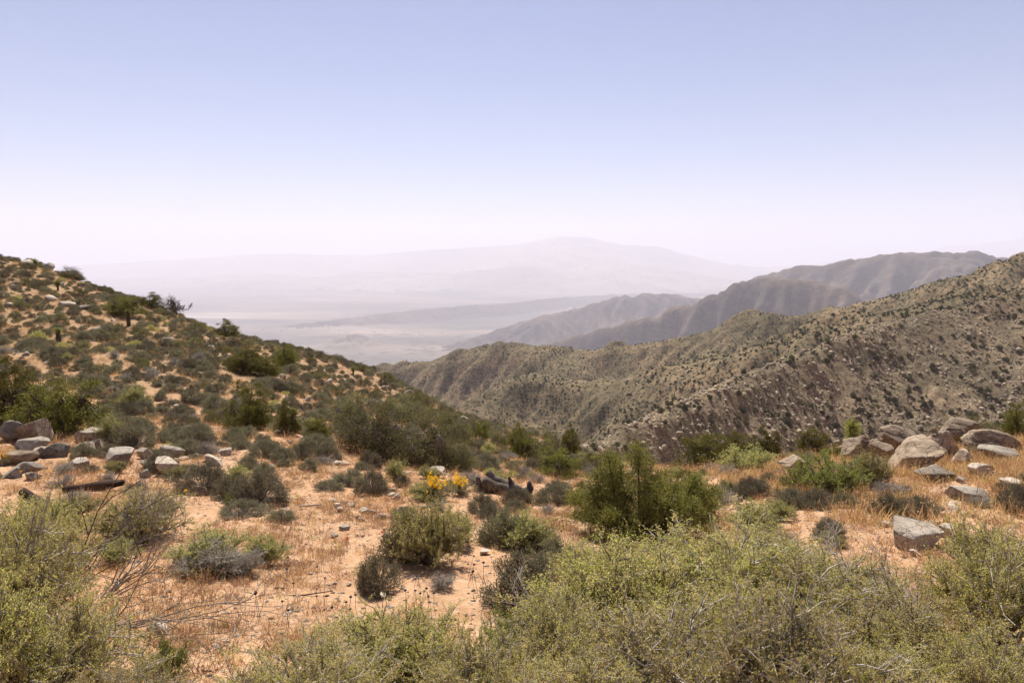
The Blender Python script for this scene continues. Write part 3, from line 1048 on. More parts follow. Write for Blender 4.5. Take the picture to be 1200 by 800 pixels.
def put_plant(k, p, w, h, label, group=None, rz=None, cat=None, name=None, sink=.02, tilt=(0, 0)):
    e = bpy.data.objects.new(name or k.name, None); COL.objects.link(e)
    e.empty_display_size = .2
    e.location = (p[0], p[1], p[2] - sink)
    e.rotation_euler = (tilt[0], tilt[1], rng.random() * 6.28 if rz is None else rz)
    e.scale = (w / k.W, w / k.W, h / k.H)
    e['label'] = label; e['category'] = cat or k.cat
    if group:
        e['group'] = group
    link(k.pn[0], k.fo, e); link(k.pn[1], k.st, e)
    for n, me in k.extra:
        link(n, me, e)
    return e


def px_plant(k, u, v, wpx, hpx, label, group=None, rz=None, ymax=115, **kw):
    p = spot(u, v, ymax); s = pxscale(p)
    RES.append((p[0], p[1], wpx * s * .5))
    if k in K_jun or k in K_olive:
        RES.append((p[0] * .97, p[1] - wpx * s * .75, wpx * s * .45))
    return put_plant(k, p, wpx * s, hpx * s, label, group, rz, **kw)


RES = []                                          # reserved discs that scattered plants keep out of


def free(x, y, pad=0.0):
    for a, b, r in RES:
        if (x - a) ** 2 + (y - b) ** 2 < (r * .8 + pad) ** 2:
            return False
    return True


def project(P):
    """world points to photograph pixels"""
    P = np.asarray(P, float)
    dep = P[:, 1] * CP - P[:, 2] * SP
    up = P[:, 1] * SP + P[:, 2] * CP
    dep = np.maximum(dep, .01)
    return 600 + F * P[:, 0] / dep, 400 - F * up / dep, dep


def seen(P, h=1.0):
    """is a point h above each ground point visible over the terrain?"""
    out = np.ones(len(P), bool)
    for f in np.linspace(.25, .985, 44):
        q = P * f
        out &= (P[:, 2] + h) * f > Hq(q[:, 0], q[:, 1]) - .02
    return out


def scatter_obj(name, P, rot, scl, idx, protos, kind='stuff', label=None):
    """one object of many instances: points carry rotation, scale and which prototype stands on them"""
    me = bpy.data.meshes.new(name)
    n = len(P)
    me.vertices.add(n); me.vertices.foreach_set("co", np.asarray(P, np.float32).ravel())
    a = me.attributes.new("rot", 'FLOAT_VECTOR', 'POINT'); a.data.foreach_set("vector", np.asarray(rot, np.float32).ravel())
    scl = np.asarray(scl, np.float32)
    if scl.ndim == 1:
        scl = np.repeat(scl[:, None], 3, 1)
    a = me.attributes.new("scl", 'FLOAT_VECTOR', 'POINT'); a.data.foreach_set("vector", scl.ravel())
    a = me.attributes.new("idx", 'INT', 'POINT'); a.data.foreach_set("value", np.asarray(idx, np.int32))
    o = link(name, me, kind=kind, label=label)
    pc = bpy.data.collections.new(name + "_kinds")
    for i, m in enumerate(protos):
        po = bpy.data.objects.new("%s_kind_%02d" % (name, i), m); pc.objects.link(po)
    g = bpy.data.node_groups.new(name, 'GeometryNodeTree')
    g.interface.new_socket("Geometry", in_out='INPUT', socket_type='NodeSocketGeometry')
    g.interface.new_socket("Geometry", in_out='OUTPUT', socket_type='NodeSocketGeometry')
    N = g.nodes.new
    gi = N("NodeGroupInput"); go = N("NodeGroupOutput")
    ci = N("GeometryNodeCollectionInfo"); ci.inputs['Collection'].default_value = pc
    ci.inputs['Separate Children'].default_value = True; ci.inputs['Reset Children'].default_value = True
    ip = N("GeometryNodeInstanceOnPoints"); ip.inputs['Pick Instance'].default_value = True
    def attr(nm, dt):
        x = N("GeometryNodeInputNamedAttribute"); x.data_type = dt; x.inputs['Name'].default_value = nm
        return x.outputs['Attribute']
    L = g.links.new
    L(gi.outputs[0], ip.inputs['Points']); L(ci.outputs[0], ip.inputs['Instance'])
    L(attr("idx", 'INT'), ip.inputs['Instance Index'])
    e2r = N("FunctionNodeEulerToRotation"); L(attr("rot", 'FLOAT_VECTOR'), e2r.inputs[0]); L(e2r.outputs[0], ip.inputs['Rotation'])
    L(attr("scl", 'FLOAT_VECTOR'), ip.inputs['Scale'])
    L(ip.outputs[0], go.inputs[0])
    md = o.modifiers.new("scatter", 'NODES'); md.node_group = g
    return o


def rand_rot(n, tilt=.1):
    return np.c_[rng.normal(size=n) * tilt, rng.normal(size=n) * tilt, rng.random(n) * 6.283]


# ------------------------------------------------------------------ plant kinds
def P_(name, cat, pair, lm, sm, W, H, **kw):
    return Plant(name, cat, pair[0], pair[1], lm, sm, W, H, **kw)


K_grey = [P_("grey_shrub", "shrub", dome_shrub(.6, .62, 130, 70, .034, .017, .055, inner=.55), ML_grey, MB_grey, 1.3, .70) for _ in range(4)]
K_green = [P_("green_shrub", "shrub", bush(34, 1.0, .75, 9, 5, 12, .034, .016, l2=.24, l3=.14), ML_green, MB_grey, 1.6, 1.05) for _ in range(3)]
K_fore = [P_("leafy_bush", "bush", bush(48, 1.1, .9, 10, 5, 20, .026, .0105, l2=.30, l3=.14, up=.4), ML_fore, MB_pale if _ else MB_grey, 1.9, 1.15) for _ in range(3)]
K_fore += [P_("leafy_bush", "bush", bush(38, 1.1, .9, 10, 6, 9, .032, .014, l2=.32, l3=.16, up=.3), ML_fore, MB_pale, 1.9, 1.15)]
K_twig = [P_("twiggy_shrub", "shrub", bush(34, .8, .7, 9, 6, 2, .028, .012, l2=.26, l3=.15), ML_grey, MB_pale, 1.5, .85) for _ in range(2)]
K_olive = [P_("scrub_oak", "bush", juniper(1.9, 1.5, 130, 130, .07, .036, .07, low=.0, cs=.17), ML_olive, MB_grey, 3.2, 2.0) for _ in range(2)]
K_jun = [P_("juniper_tree", "juniper", juniper(2.4, 1.35, 100, 170, .08, .034, .11, low=.0, cs=.16), ML_juniper, MB_dark, 2.9, 2.5, pn=("crown", "trunk")) for _ in range(3)]
K_spire = P_("juniper_tree", "juniper", spire_tree(), ML_spire, MB_dark, 2.9, 2.7, pn=("crown", "trunk"))
K_bright = [P_("bright_green_shrub", "shrub", bush(28, .8, .8, 9, 6, 11, .032, .014, l2=.22, l3=.10), ML_bright, MB_grey, 1.8, .85) for _ in range(2)]
K_yuc = P_("yucca", "yucca", yucca(1.0, 1, .10, .42, 260, True), ML_yucca, MB_dark, .95, 1.35, pn=("leaves", "trunk"))
K_yuc2 = P_("yucca", "yucca", yucca(1.5, 1, .16, .30, 130, True), ML_yucca, MB_dark, .75, 1.75, pn=("leaves", "trunk"))


def flower_bush():
    fo, st = bush(26, .75, .6, 8, 5, 6, .03, .013, l2=.2, l3=.12)
    A = skeleton(22, .8, .6, 6, 2, l2=.16, l3=.1)
    tips = A[5]; tips = tips[tips[:, 2] > .5]
    ii = np.repeat(np.arange(len(tips)), 16)
    fl = PB().leaves(tips[ii] + rng.normal(size=(len(ii), 3)) * .022, .035, .028, 0, .5)
    return fo, st, fl


_f, _s, _fl = flower_bush()
K_flower = Plant("flowering_bush", "bush", _f, _s, ML_green, MB_grey, 1.35, .88, extra=[("blossoms", _fl, ML_yellow)])


def deadtree():
    A, B, ra, rb, c0, c1 = skeleton(9, 1.5, 1.3, 9, 6, l2=.5, l3=.25, wob=.25, t0=.35)
    st = PB().tubes(A, B, ra * 2.0 + .004, rb * 2.0 + .004, 0, 4)
    ii = np.repeat(np.arange(len(c1)), 6); ii = ii[c1[ii][:, 0] < -.2]
    fo = PB().leaves(c1[ii] + rng.normal(size=(len(ii), 3)) * .05, .08, .03)
    return fo, st


K_dead = P_("half_dead_tree", "tree", deadtree(), ML_juniper, MB_dark, 2.8, 1.7, pn=("crown", "trunk"))

# low-count versions for things far away or for masses
def lowmesh(name, pair, lm, sm):
    return P_(name, "", pair, lm, sm, 1, 1).one()


LOW_grey = [lowmesh("low_grey_shrub", dome_shrub(.6, .62, 75, 34, .06, .034, .06, inner=.6), ML_grey, MB_grey) for _ in range(3)]
LOW_green = [lowmesh("low_green_shrub", dome_shrub(.6, .6, 65, 30, .065, .034, .065, inner=.6), ML_green, MB_grey) for _ in range(1)]
LOW_olive = [lowmesh("low_olive_shrub", dome_shrub(.65, .75, 70, 34, .07, .038, .07, inner=.6), ML_olive, MB_grey) for _ in range(1)]
LOW_dry = [lowmesh("low_dry_shrub", dome_shrub(.5, .4, 30, 26, .06, .018, .11), ML_drygold, MB_grey)]


def farblob(ncl=20, per=9, L=.30, W=.22):
    fo, st = dome_shrub(.5, .75, ncl, per, L, W, .11, .3)
    return lowmesh("far_scrub", (fo, st), ML_far, MB_dark)


FARB = [farblob() for _ in range(4)]
FARJ = [P_("far_juniper", "juniper", dome_shrub(.5, .85, 40, 26, .13, .085, .10, .35), ML_far, MB_dark, 1.1, .95) for _ in range(3)]
TUFTS = [tuft(26, .26, .16).mesh("straw_tuft", [ML_dry]), tuft(34, .34, .2, .005, True).mesh("seeding_tuft", [ML_dry]), tuft(22, .2, .2).mesh("gold_tuft", [ML_drygold]), tuft(30, .16, .25, .006, True).mesh("rust_tuft", [ML_rust])]
TUFTS += [tuft(30, .22, .25, .005, True).mesh("rust_tuft_tall", [ML_rust]), tuft(22, .14, .2, .006, True).mesh("green_tuft", [ML_green])]
PEB = [rock_mesh("pebble_kind", m, sub=1 if i % 2 else 2, cuts=6, seed=20 + i, rough=.2, s=(1, .85, .5)) for i, m in enumerate([MR_pale, MR_pale, MR_grey, MR_brown])]
STONE = [rock_mesh("stone_kind", m, sub=3, cuts=9, seed=30 + i, rough=.16, s=s_) for i, (m, s_) in enumerate([(MR_pale, (1, .8, .45)), (MR_grey, (1, .75, .5)), (MR_pale, (1, .6, .35)), (MR_brown, (1, .8, .6))])]
SROCK = [rock_mesh("slope_rock_kind", MR_slope, sub=2, cuts=9, seed=50 + i, rough=.14, s=s_) for i, s_ in enumerate([(1, .8, .6), (1, .6, .45), (1, .9, .8), (1, .5, .6)])]
print("kinds done", time.time() - T0)

# ------------------------------------------------------------------ rocks one can point to
def px_rock(u, vb, wpx, hpx, label, mat=MR_grey, seed=1, sub=4, cuts=13, rough=.07, rz=0.0, tilt=(0, 0), depth=.8, flat=False, name="boulder", sink=.22, group=None, crease=0.0, cat="rock", dy=0.0, dmin=.40, smooth=False):
    p = spot(u, vb); s = pxscale(p)
    w = wpx * s; h = hpx * s * 1.05
    V, T = rock_np(sub, cuts, seed, rough, (1, 1, 1), flat, crease, dmin)
    lo, hi = V.min(0), V.max(0)
    V = (V - (lo + hi) / 2) / (hi - lo)
    V = V * [w, w * depth, h / (1 - sink)]
    me = mesh_from(name, V, T, [mat], smooth=smooth)
    o = link(name, me, label=label, cat=cat, group=group)
    o.location = (p[0], p[1] + w * depth * .35 + dy, p[2] + h / (1 - sink) * (.5 - sink) + .0)
    o.rotation_euler = (tilt[0], tilt[1], rz)
    RES.append((p[0], p[1] + w * depth * .35, w * .5))
    return o


RUB = []; RUB2 = []
GP = "boulders in the heap below the spreading juniper"
PILE = [
    (8, 486, 24, 13, "pinkish flat boulder at the back of the heap beside the yellow-green tuft", MR_pale, 1),
    (9, 518, 30, 23, "large pale grey boulder with a cracked face at the frame edge", MR_grey, 2),
    (33, 520, 38, 25, "tallest brown boulder in the heap, under the juniper's low branches", MR_brown, 3),
    (30, 531, 38, 15, "long grey slab lying in front of the tall brown boulder", MR_grey, 4),
    (20, 543, 34, 14, "brown rounded boulder low in the front of the heap", MR_brown, 5),
    (44, 536, 22, 12, "small tan slab leaning against the brown boulder", MR_pale, 6),
    (63, 536, 28, 16, "grey boulder with a lit top at the near end of the heap", MR_grey, 7),
    (28, 553, 32, 13, "flat grey stone at the foot of the heap", MR_grey, 8),
    (12, 560, 24, 11, "low grey stone sunk in dry grass below the heap", MR_grey, 9),
    (36, 562, 18, 9, "small rounded grey stone in front of the heap", MR_grey, 10),
]
for i, (u, v, w, h, lab, m, sd) in enumerate(PILE):
    px_rock(u, v, w, h, lab, m, 100 + sd, group=GP, depth=.75, rz=.4 * math.sin(i * 2.1), tilt=(.1 * math.sin(i), .12 * math.cos(i * 1.7)))
MIDR = [
    (91, 518, 11, 13, "narrow pinkish rock standing on edge beside a tan one", MR_pale, 3, False),
    (106, 518, 24, 14, "tan boulder balanced on top of two dark rocks", MR_pale, 4, True),
    (97, 534, 24, 14, "dark brown rock under the balanced tan boulder", MR_brown, 5, False),
    (115, 531, 13, 16, "dark upright rock propping the balanced tan boulder", MR_brown, 6, False),
    (134, 543, 39, 14, "long flat-topped grey block lying alone on bare sand", MR_grey, 7, True),
    (88, 550, 26, 10, "pale wedge-shaped stone lying on gravel", MR_pale, 8, True),
    (148, 516, 15, 9, "dark rock half hidden behind the grey shrub bank", MR_brown, 9, False),
    (168, 538, 18, 12, "pale rounded boulder beside the flat-topped block", MR_pale, 10, False),
    (198, 536, 27, 12, "pale angular boulder with a dark right side near the shrub bank", MR_pale, 11, False),
    (171, 549, 22, 9, "dark grey slab tucked under the cracked pale boulder", MR_grey, 12, True),
    (195, 557, 27, 19, "cracked pale boulder sloping down towards the viewer", MR_pale, 13, True),
    (168, 560, 13, 9, "small round grey stone in front of the dark slab", MR_grey, 14, False),
    (262, 534, 18, 9, "pale stone beside the long bleached slab", MR_pale, 15, False),
    (234, 581, 23, 11, "brownish rounded boulder in front of the dark shrub bank", MR_brown, 16, False),
    (318, 552, 12, 7, "small pale stone between two grey round shrubs", MR_pale, 17, False),
    (510, 559, 24, 10, "smooth pale boulder behind the yellow blossoms", MR_pale, 18, False),
    (215, 430 + 98, 10, 5, "tiny pale rock uphill of the cracked boulder", MR_pale, 19, False),
]
for i, (u, v, w, h, lab, m, sd, fl) in enumerate(MIDR):
    px_rock(u, v, w, h, lab, m, 130 + sd, flat=fl, rz=.5 * math.sin(i * 1.3))
px_rock(249, 543, 46, 9, "long bleached slab of rock pointing down the sandy slope", MR_pale, 161, rz=-.7, depth=.28, rough=.08)
OUT = [
    (935, 553, 40, 20, "grey boulder with a notched dark side, alone left of the green shrub", 1, 0, .05, .7),
    (1008, 537, 42, 28, "rounded grey boulder behind the bright green shrub", 2, .2, .1, .8),
    (987, 532, 14, 11, "small tan boulder against the rounded grey one", 3, 0, 0, .8),
    (1036, 543, 30, 30, "dark grey boulder wedged between the rounded boulder and the big tilted one", 4, .3, -.2, .8),
    (1064, 533, 56, 34, "tan boulder with a smooth crown behind the big tilted one", 5, -.2, .12, .7),
    (1082, 555, 88, 36, "largest boulder of the outcrop, tilted, with dark creases and a shaded base", 6, .25, -.38, .62),
    (1108, 538, 52, 36, "dark creased block joined to the uphill end of the largest boulder", 7, 0, .1, .7),
    (1134, 520, 54, 30, "top boulder of the outcrop, grey with a split crown", 8, .1, .12, .7),
    (1168, 532, 62, 30, "long dark grey boulder sloping away at the end of the outcrop", 9, -.15, .22, .7),
    (1133, 546, 26, 20, "small round boulder wrapped in dry brush below the outcrop", 10, 0, 0, .9),
]
for u, v, w, h, lab, sd, rz, ty, dp in OUT:
    h = h * .88
    px_rock(u, v, w, h, lab, MR_out, 200 + sd, sub=5 if w > 40 else 4, cuts=11, rough=.13, rz=rz, tilt=(0, ty), depth=dp, group="boulders of the banded outcrop", crease=.035, sink=.18, dmin=.44, smooth=False)
LOWR = [
    (1182, 541, 46, 13, "flat grey slab low in golden grass at the frame edge", MR_grey, 1, True),
    (1156, 560, 34, 15, "smooth tan boulder with a shaded right side in golden grass", MR_pale, 2, False),
    (1101, 564, 46, 12, "low grey slab in front of the largest boulder", MR_grey, 3, True),
    (1142, 588, 42, 12, "flat blue-grey slab lying in orange grass", MR_grey, 4, True),
    (1192, 573, 26, 9, "white flat stone at the frame edge", MR_pale, 5, True),
    (1112, 630, 22, 14, "pale sloping slab against the angular flat-topped boulder", MR_pale, 7, True),
    (1128, 566, 10, 6, "small white stone near the flat grey slab", MR_pale, 8, False),
    (1041, 616, 16, 5, "thin pale stone uphill of the angular boulder", MR_pale, 9, True),
    (1058, 616, 12, 6, "small pale stone beside the thin one on gravel", MR_pale, 10, False),
    (1075, 652, 14, 6, "white rubble stone at the foot of the angular boulder", MR_pale, 11, False),
    (1120, 600, 12, 5, "small white stone in the pale gravel strip", MR_pale, 12, False),
    (568, 650, 14, 5, "small white stone beside the large dark shrub", MR_pale, 13, True),
    (125, 655, 18, 9, "pinkish white stone behind the bare dark branches", MR_pale, 14, True),
    (181, 742, 24, 12, "white triangular stone by the bare foreground twigs", MR_pale, 15, False),
    (403, 622, 13, 5, "flat white stone in the pale rubble", MR_pale, 16, True),
    (427, 602, 12, 6, "white stone in the rubble uphill of the leafy shrub", MR_pale, 17, False),
    (395, 596, 10, 5, "rounded white stone at the top of the rubble", MR_pale, 18, False),
    (447, 610, 12, 6, "pale stone resting against the leafy shrub", MR_pale, 19, False),
    (868, 588, 8, 5, "small white stone on orange soil beyond the spired juniper", MR_pale, 20, False),
    (890, 606, 26, 8, "white cracked slab on orange soil behind the foreground bushes", MR_pale, 21, True),
]
for i, (u, v, w, h, lab, m, sd, fl) in enumerate(LOWR):
    px_rock(u, v, w, h, lab, m, 240 + sd, flat=fl, rz=.5 * math.sin(i * 1.9), sink=.3, name="boulder" if w > 20 else "stone")
px_rock(1083, 643, 60, 25, "angular boulder with a pale flat top and dark front above the foreground bushes", MR_pale, 938, flat=True, cuts=16, dmin=.42, rough=.09, depth=.9, sink=.3, rz=.15)
# rubble of the pale strip: each stone its own
for i in range(46):
    u = 425 + 34 * rng.normal(); v = 592 + 26 * rng.normal()
    if i % 3 == 0:
        u, v = 1110 + 34 * rng.normal(), 606 + 12 * rng.normal()
    if i % 7 == 0:
        u, v = 250 + 60 * rng.normal(), 536 + 7 * rng.normal()
    o = px_rock(u, v, 6 + 8 * rng.random(), 3 + 3 * rng.random(), "pale stone of the rubble strip", MR_pale, 400 + i, sub=2, rough=.15, rz=i, sink=.3, name="stone", group="pale rubble stones on the sand")
    RUB.append(o)
# pale rocks showing on the left hillside
HROCK = [(15, 338, 12, 5), (57, 352, 16, 6), (75, 358, 22, 5), (95, 362, 14, 4), (28, 312, 18, 8), (55, 309, 16, 7), (80, 316, 10, 5), (110, 388, 14, 5), (193, 402, 16, 6), (28, 417, 12, 5), (100, 420, 8, 4),
         (385, 448, 10, 4), (424, 460, 8, 4), (450, 457, 8, 5), (298, 425, 10, 5), (330, 443, 12, 5), (360, 470, 10, 5), (245, 410, 12, 5), (132, 377, 8, 4), (70, 335, 8, 4), (480, 462, 9, 5), (545, 497, 12, 9), (533, 505, 9, 6), (560, 500, 8, 5), (8, 360, 12, 5), (232, 440, 10, 4), (160, 470, 9, 4), (205, 478, 8, 4)]
for i, (u, v, w, h) in enumerate(HROCK):
    RUB2.append(px_rock(u, v, w, h, "small pale rock showing between the shrubs on the hillside", MR_pale, 300 + i, sub=2, rough=.16, rz=i, sink=.35, name="rock", group="pale rocks on the shrubby hillside"))


# ------------------------------------------------------------------ dead wood
def limb_mesh(name, pts, rad, mat, k=10, seed=0, rough=.25):
    """knotty tapered limb through points"""
    pts = np.asarray(pts, float); rad = np.asarray(rad, float)
    n = 5 * (len(pts) - 1) + 1
    t = np.linspace(0, len(pts) - 1, n); i = np.minimum(t.astype(int), len(pts) - 2); f = (t - i)[:, None]
    c = pts[i] * (1 - f) + pts[i + 1] * f
    c = c + np.c_[fbm(t, t * 0 + seed, 1.5, 2, seed), fbm(t, t * 0 + seed, 1.5, 2, seed + 3), fbm(t, t * 0, 1.5, 2, seed + 5)] * rad.mean() * .8
    r = np.interp(t, np.arange(len(pts)), rad)
    tan = unit(np.gradient(c, axis=0))
    ref = np.array([0, 0, 1.0]) if abs(tan[:, 2]).mean() < .8 else np.array([1.0, 0, 0])
    x = unit(np.cross(tan, ref)); y = np.cross(tan, x)
    an = np.arange(k) * 2 * np.pi / k
    rr = r[:, None] * (1 + rough * noise(np.cos(an)[None] * 1.7 + t[:, None] * .7, np.sin(an)[None] * 1.7 + seed, seed) + rough * .6 * noise(an[None] * 1.9 + 0 * t[:, None], t[:, None] * .35, seed + 8))
    V = (c[:, None] + x[:, None] * (np.cos(an)[None] * rr)[..., None] + y[:, None] * (np.sin(an)[None] * rr)[..., None]).reshape(-1, 3)
    a = np.arange(n - 1)[:, None] * k + np.arange(k)[None]; b = np.arange(n - 1)[:, None] * k + (np.arange(k)[None] + 1) % k
    Q = np.stack([a, b, b + k, a + k], -1).reshape(-1, 4)
    V = np.r_[V, [c[0] - tan[0] * r[0] * .3], [c[-1] + tan[-1] * r[-1] * .3]]
    j = np.arange(k)
    T = np.r_[np.c_[(j + 1) % k, j, np.full(k, len(V) - 2)], np.c_[(n - 1) * k + j, (n - 1) * k + (j + 1) % k, np.full(k, len(V) - 1)]]
    return mesh_from(name, V, [Q, T], [mat], smooth=True)


def log_thing(name, u, v, label, cat, limbs, mat):
    """limbs in photograph pixels relative to the base point: (part name, [(du, up, back)...], [radius px...])"""
    p = spot(u, v); s = pxscale(p)
    e = bpy.data.objects.new(name, None); COL.objects.link(e); e.location = p; e['label'] = label; e['category'] = cat
    for i, (pn, pts, rad) in enumerate(limbs):
        q = [(a * s, c * s, b * s) for a, b, c in pts]
        link(pn, limb_mesh(pn, q, [r * s for r in rad], mat if not isinstance(mat, list) else mat[i], seed=3 + i), e)
    RES.append((p[0], p[1], 30 * s))
    return e


log_thing("fallen_dead_trunk", 590, 580, "weathered dead trunk lying with broken forked stubs pointing up", "dead trunk", [
    ("log", [(-24, 16, 6), (-8, 9, 4), (8, 3, 2), (20, 1, 0)], [6, 8, 8, 5]),
    ("log", [(-18, 24, 14), (-6, 14, 9), (10, 7, 5), (22, 5, 3)], [4, 6.5, 6, 4]),
    ("stub", [(6, 4, 4), (11, 12, 5), (7, 21, 5)], [4.5, 3.6, 1.4]),
    ("stub", [(16, 2, 2), (28, 3, 2), (31, 9, 2), (30, 17, 2)], [6, 6, 4.2, 1.8]),
    ("stub", [(-31, 3, 8), (-29, 12, 8), (-32, 20, 8)], [4.6, 3.8, 2.0]),
    ("branch", [(-32, 2, 6), (-20, 5, 5), (-8, 6, 3)], [5, 4, 3])], MB_log)
log_thing("charred_log", 108, 575, "long charred log lying across the gravel below the boulders", "log", [
    ("log", [(-33, 1, 0), (-12, 2, 1), (10, 4, 3), (34, 7, 7)], [4, 5.5, 6, 3]), ("branch", [(6, 4, 2), (22, 8, 2), (32, 9, 4)], [2.5, 1.8, .8])], MB_char)
log_thing("charred_log", 45, 596, "short blackened log sloping into the foreground bush", "log", [
    ("log", [(-24, 18, 10), (-4, 9, 2), (24, -4, -8)], [5, 7, 6])], MB_char)
log_thing("bleached_stick", 360, 594, "bleached stick lying flat below the dark shrub bank", "stick", [("stick", [(-16, 1, 0), (0, 1.6, 1), (16, 2.4, 3)], [1, 1.3, .8])], MB_pale)
log_thing("dark_stick", 358, 698, "thin dark stick lying on bare orange sand", "stick", [("stick", [(-22, .5, -2), (0, 1, 0), (26, 2, 6)], [.6, .8, .6])], MB_dark)
log_thing("bleached_stick", 1146, 796, "curved bleached stick standing among the twigs of the foreground bush", "stick", [("stick", [(0, -8, 0), (1, 6, -2), (3, 18, -3), (-2, 30, -4)], [1.6, 2.2, 2, 1.2])], MB_pale)


def dead_branch(name, u, v, label, ang, Lpx, up=.25, n=5, mat=MB_grey, seed=1):
    """a bare forked branch spraying sideways from a base point"""
    p = spot(u, v); s = pxscale(p)
    r = np.random.default_rng(seed)
    A, B, ra, rb = [], [], [], []
    def grow(a, d, L, rad, lev):
        k = 5
        for i in range(k):
            d = unit(d + r.normal(size=3) * .16)
            b = a + d * L / k
            A.append(a); B.append(b); ra.append(rad * (1 - .12 * i)); rb.append(rad * (1 - .12 * (i + 1)))
            a = b
            if lev < 3 and i > 0 and r.random() < .75:
                grow(a, unit(d + r.normal(size=3) * .5), L * (.45 + .2 * r.random()), rad * .5, lev + 1)
    for i in range(n):
        q = ang + r.normal() * .35
        grow(np.array([r.normal() * .04, r.normal() * .04, -.02]), unit(np.array([math.cos(q), math.sin(q) * .5, up + .25 * r.random()])), Lpx * s * (.6 + .5 * r.random()), 1.1 * s, 0)
    pb = PB().tubes(np.array(A), np.array(B), np.maximum(np.array(ra), .0015), np.maximum(np.array(rb), .001), 0, 5)
    o = link(name, pb.mesh(name, [mat]), label=label, cat="dead branch")
    o.location = p
    return o


dead_branch("dead_branch", 118, 738, "bare grey branch reaching out low over orange sand", 0.15, 190, .16, 7, MB_grey, 4)
dead_branch("dead_branch", 62, 712, "dark bare branch rising slanting behind the foreground bush", .5, 190, .85, 4, MB_dark, 5)
dead_branch("dead_branch", 48, 720, "dark upright bare stem inside the foreground bush", 1.4, 70, 1.4, 2, MB_dark, 6)
dead_branch("dead_branch", 150, 640, "tangle of bleached twigs in front of the olive green shrub", 1.0, 60, .7, 9, MB_pale, 7)
dead_branch("dead_branch", 125, 700, "thin grey twigs standing beside the foreground bush", .4, 70, .9, 8, MB_grey, 8)
dead_branch("dead_branch", 930, 800, "pale leafless twigs arching inside the foreground bushes", .3, 120, .35, 5, MB_pale, 9)
dead_branch("dead_branch", 1075, 760, "dark leafless stems crossing in the foreground bushes", 2.0, 90, .8, 6, MB_grey, 10)
dead_branch("dead_branch", 1000, 690, "slanting pale twigs standing over the foreground bushes near the angular boulder", 2.2, 70, .8, 5, MB_pale, 11)
dead_branch("dead_branch", 665, 790, "fan of bleached twigs at the foot of the foreground bushes", 2.4, 90, .6, 8, MB_pale, 12)
dead_branch("dead_branch", 850, 800, "broken pale twigs low in the shade of the foreground bushes", .2, 110, .3, 7, MB_pale, 13)

# ------------------------------------------------------------------ plants one can point to
px_plant(K_jun[0], 72, 508, 104, 82, "largest spreading juniper above the boulder heap", rz=.3)
px_plant(K_jun[1], 18, 490, 72, 76, "darker juniper standing behind the largest one at the frame edge", rz=2)
px_plant(K_jun[2], 290, 503, 60, 58, "broad dark juniper alone on the sandy slope", rz=1)
px_plant(K_jun[1], 337, 509, 34, 44, "narrow juniper close beside the broad one", rz=4)
px_plant(K_jun[0], 372, 517, 36, 34, "sparse yellowish juniper between the narrow one and the scrub oak", rz=3)
px_plant(K_jun[0], 285, 436, 60, 38, "wide juniper on the upper slope with pale ground beside it", rz=2.2)
px_plant(K_jun[1], 335, 432, 34, 32, "dark upright juniper to the downhill side of the wide one", rz=5)
px_plant(K_jun[2], 312, 442, 34, 26, "low juniper between the wide one and the upright one", rz=.9)
px_plant(K_jun[2], 266, 386, 34, 22, "dark round juniper standing on the skyline alone", rz=1.9)
px_plant(K_dead, 205, 359, 36, 22, "half-dead tree with bare curved branches on the skyline", rz=.2)
px_plant(K_jun[1], 177, 358, 32, 20, "juniper on the skyline beside the half-dead tree", rz=.7)
px_plant(K_jun[0], 146, 369, 46, 28, "dark ragged tree with spreading limbs just below the skyline", rz=.4)
px_plant(K_olive[0], 80, 319, 34, 13, "dark bush row near the top of the hill skyline", rz=.4)
px_plant(K_olive[1], 92, 324, 16, 11, "small round bush on the skyline near the hilltop", rz=.4)
px_plant(K_olive[1], 16, 302, 14, 6, "low bush on the very hilltop", rz=.4)
px_plant(K_yuc2, 151, 382, 11, 20, "yucca with a dark trunk below the ragged tree")
px_plant(K_yuc2, 69, 402, 13, 19, "yellow-green yucca in the middle of the upper slope")
px_plant(K_yuc, 42, 316, 10, 13, "yucca on the hilltop beside pale rocks")
px_plant(K_yuc, 68, 340, 11, 12, "small yucca among grey shrubs under the hilltop")
px_plant(K_yuc, 997, 518, 26, 42, "bright spiky yucca standing behind the rounded grey boulder")
px_plant(K_yuc, 414, 438, 10, 9, "spiky yucca breaking the descending skyline")
for u, v, w, h, k, lab in [
        (440, 530, 96, 66, 0, "biggest scrub oak with a deep shaded base"), (500, 545, 90, 66, 1, "scrub oak on the near side of the biggest one"),
        (410, 500, 60, 42, 1, "scrub oak at the uphill end of the dark thicket"), (525, 520, 60, 40, 0, "scrub oak behind the thicket by the pale rocks"),
        (470, 496, 70, 36, 0, "scrub oak at the back of the dark thicket"), (540, 548, 44, 36, 0, "smallest scrub oak, at the thicket's sandy end")]:
    px_plant(K_olive[k], u, v, w, h, lab, group="scrub oaks forming the dark thicket", ymax=60)
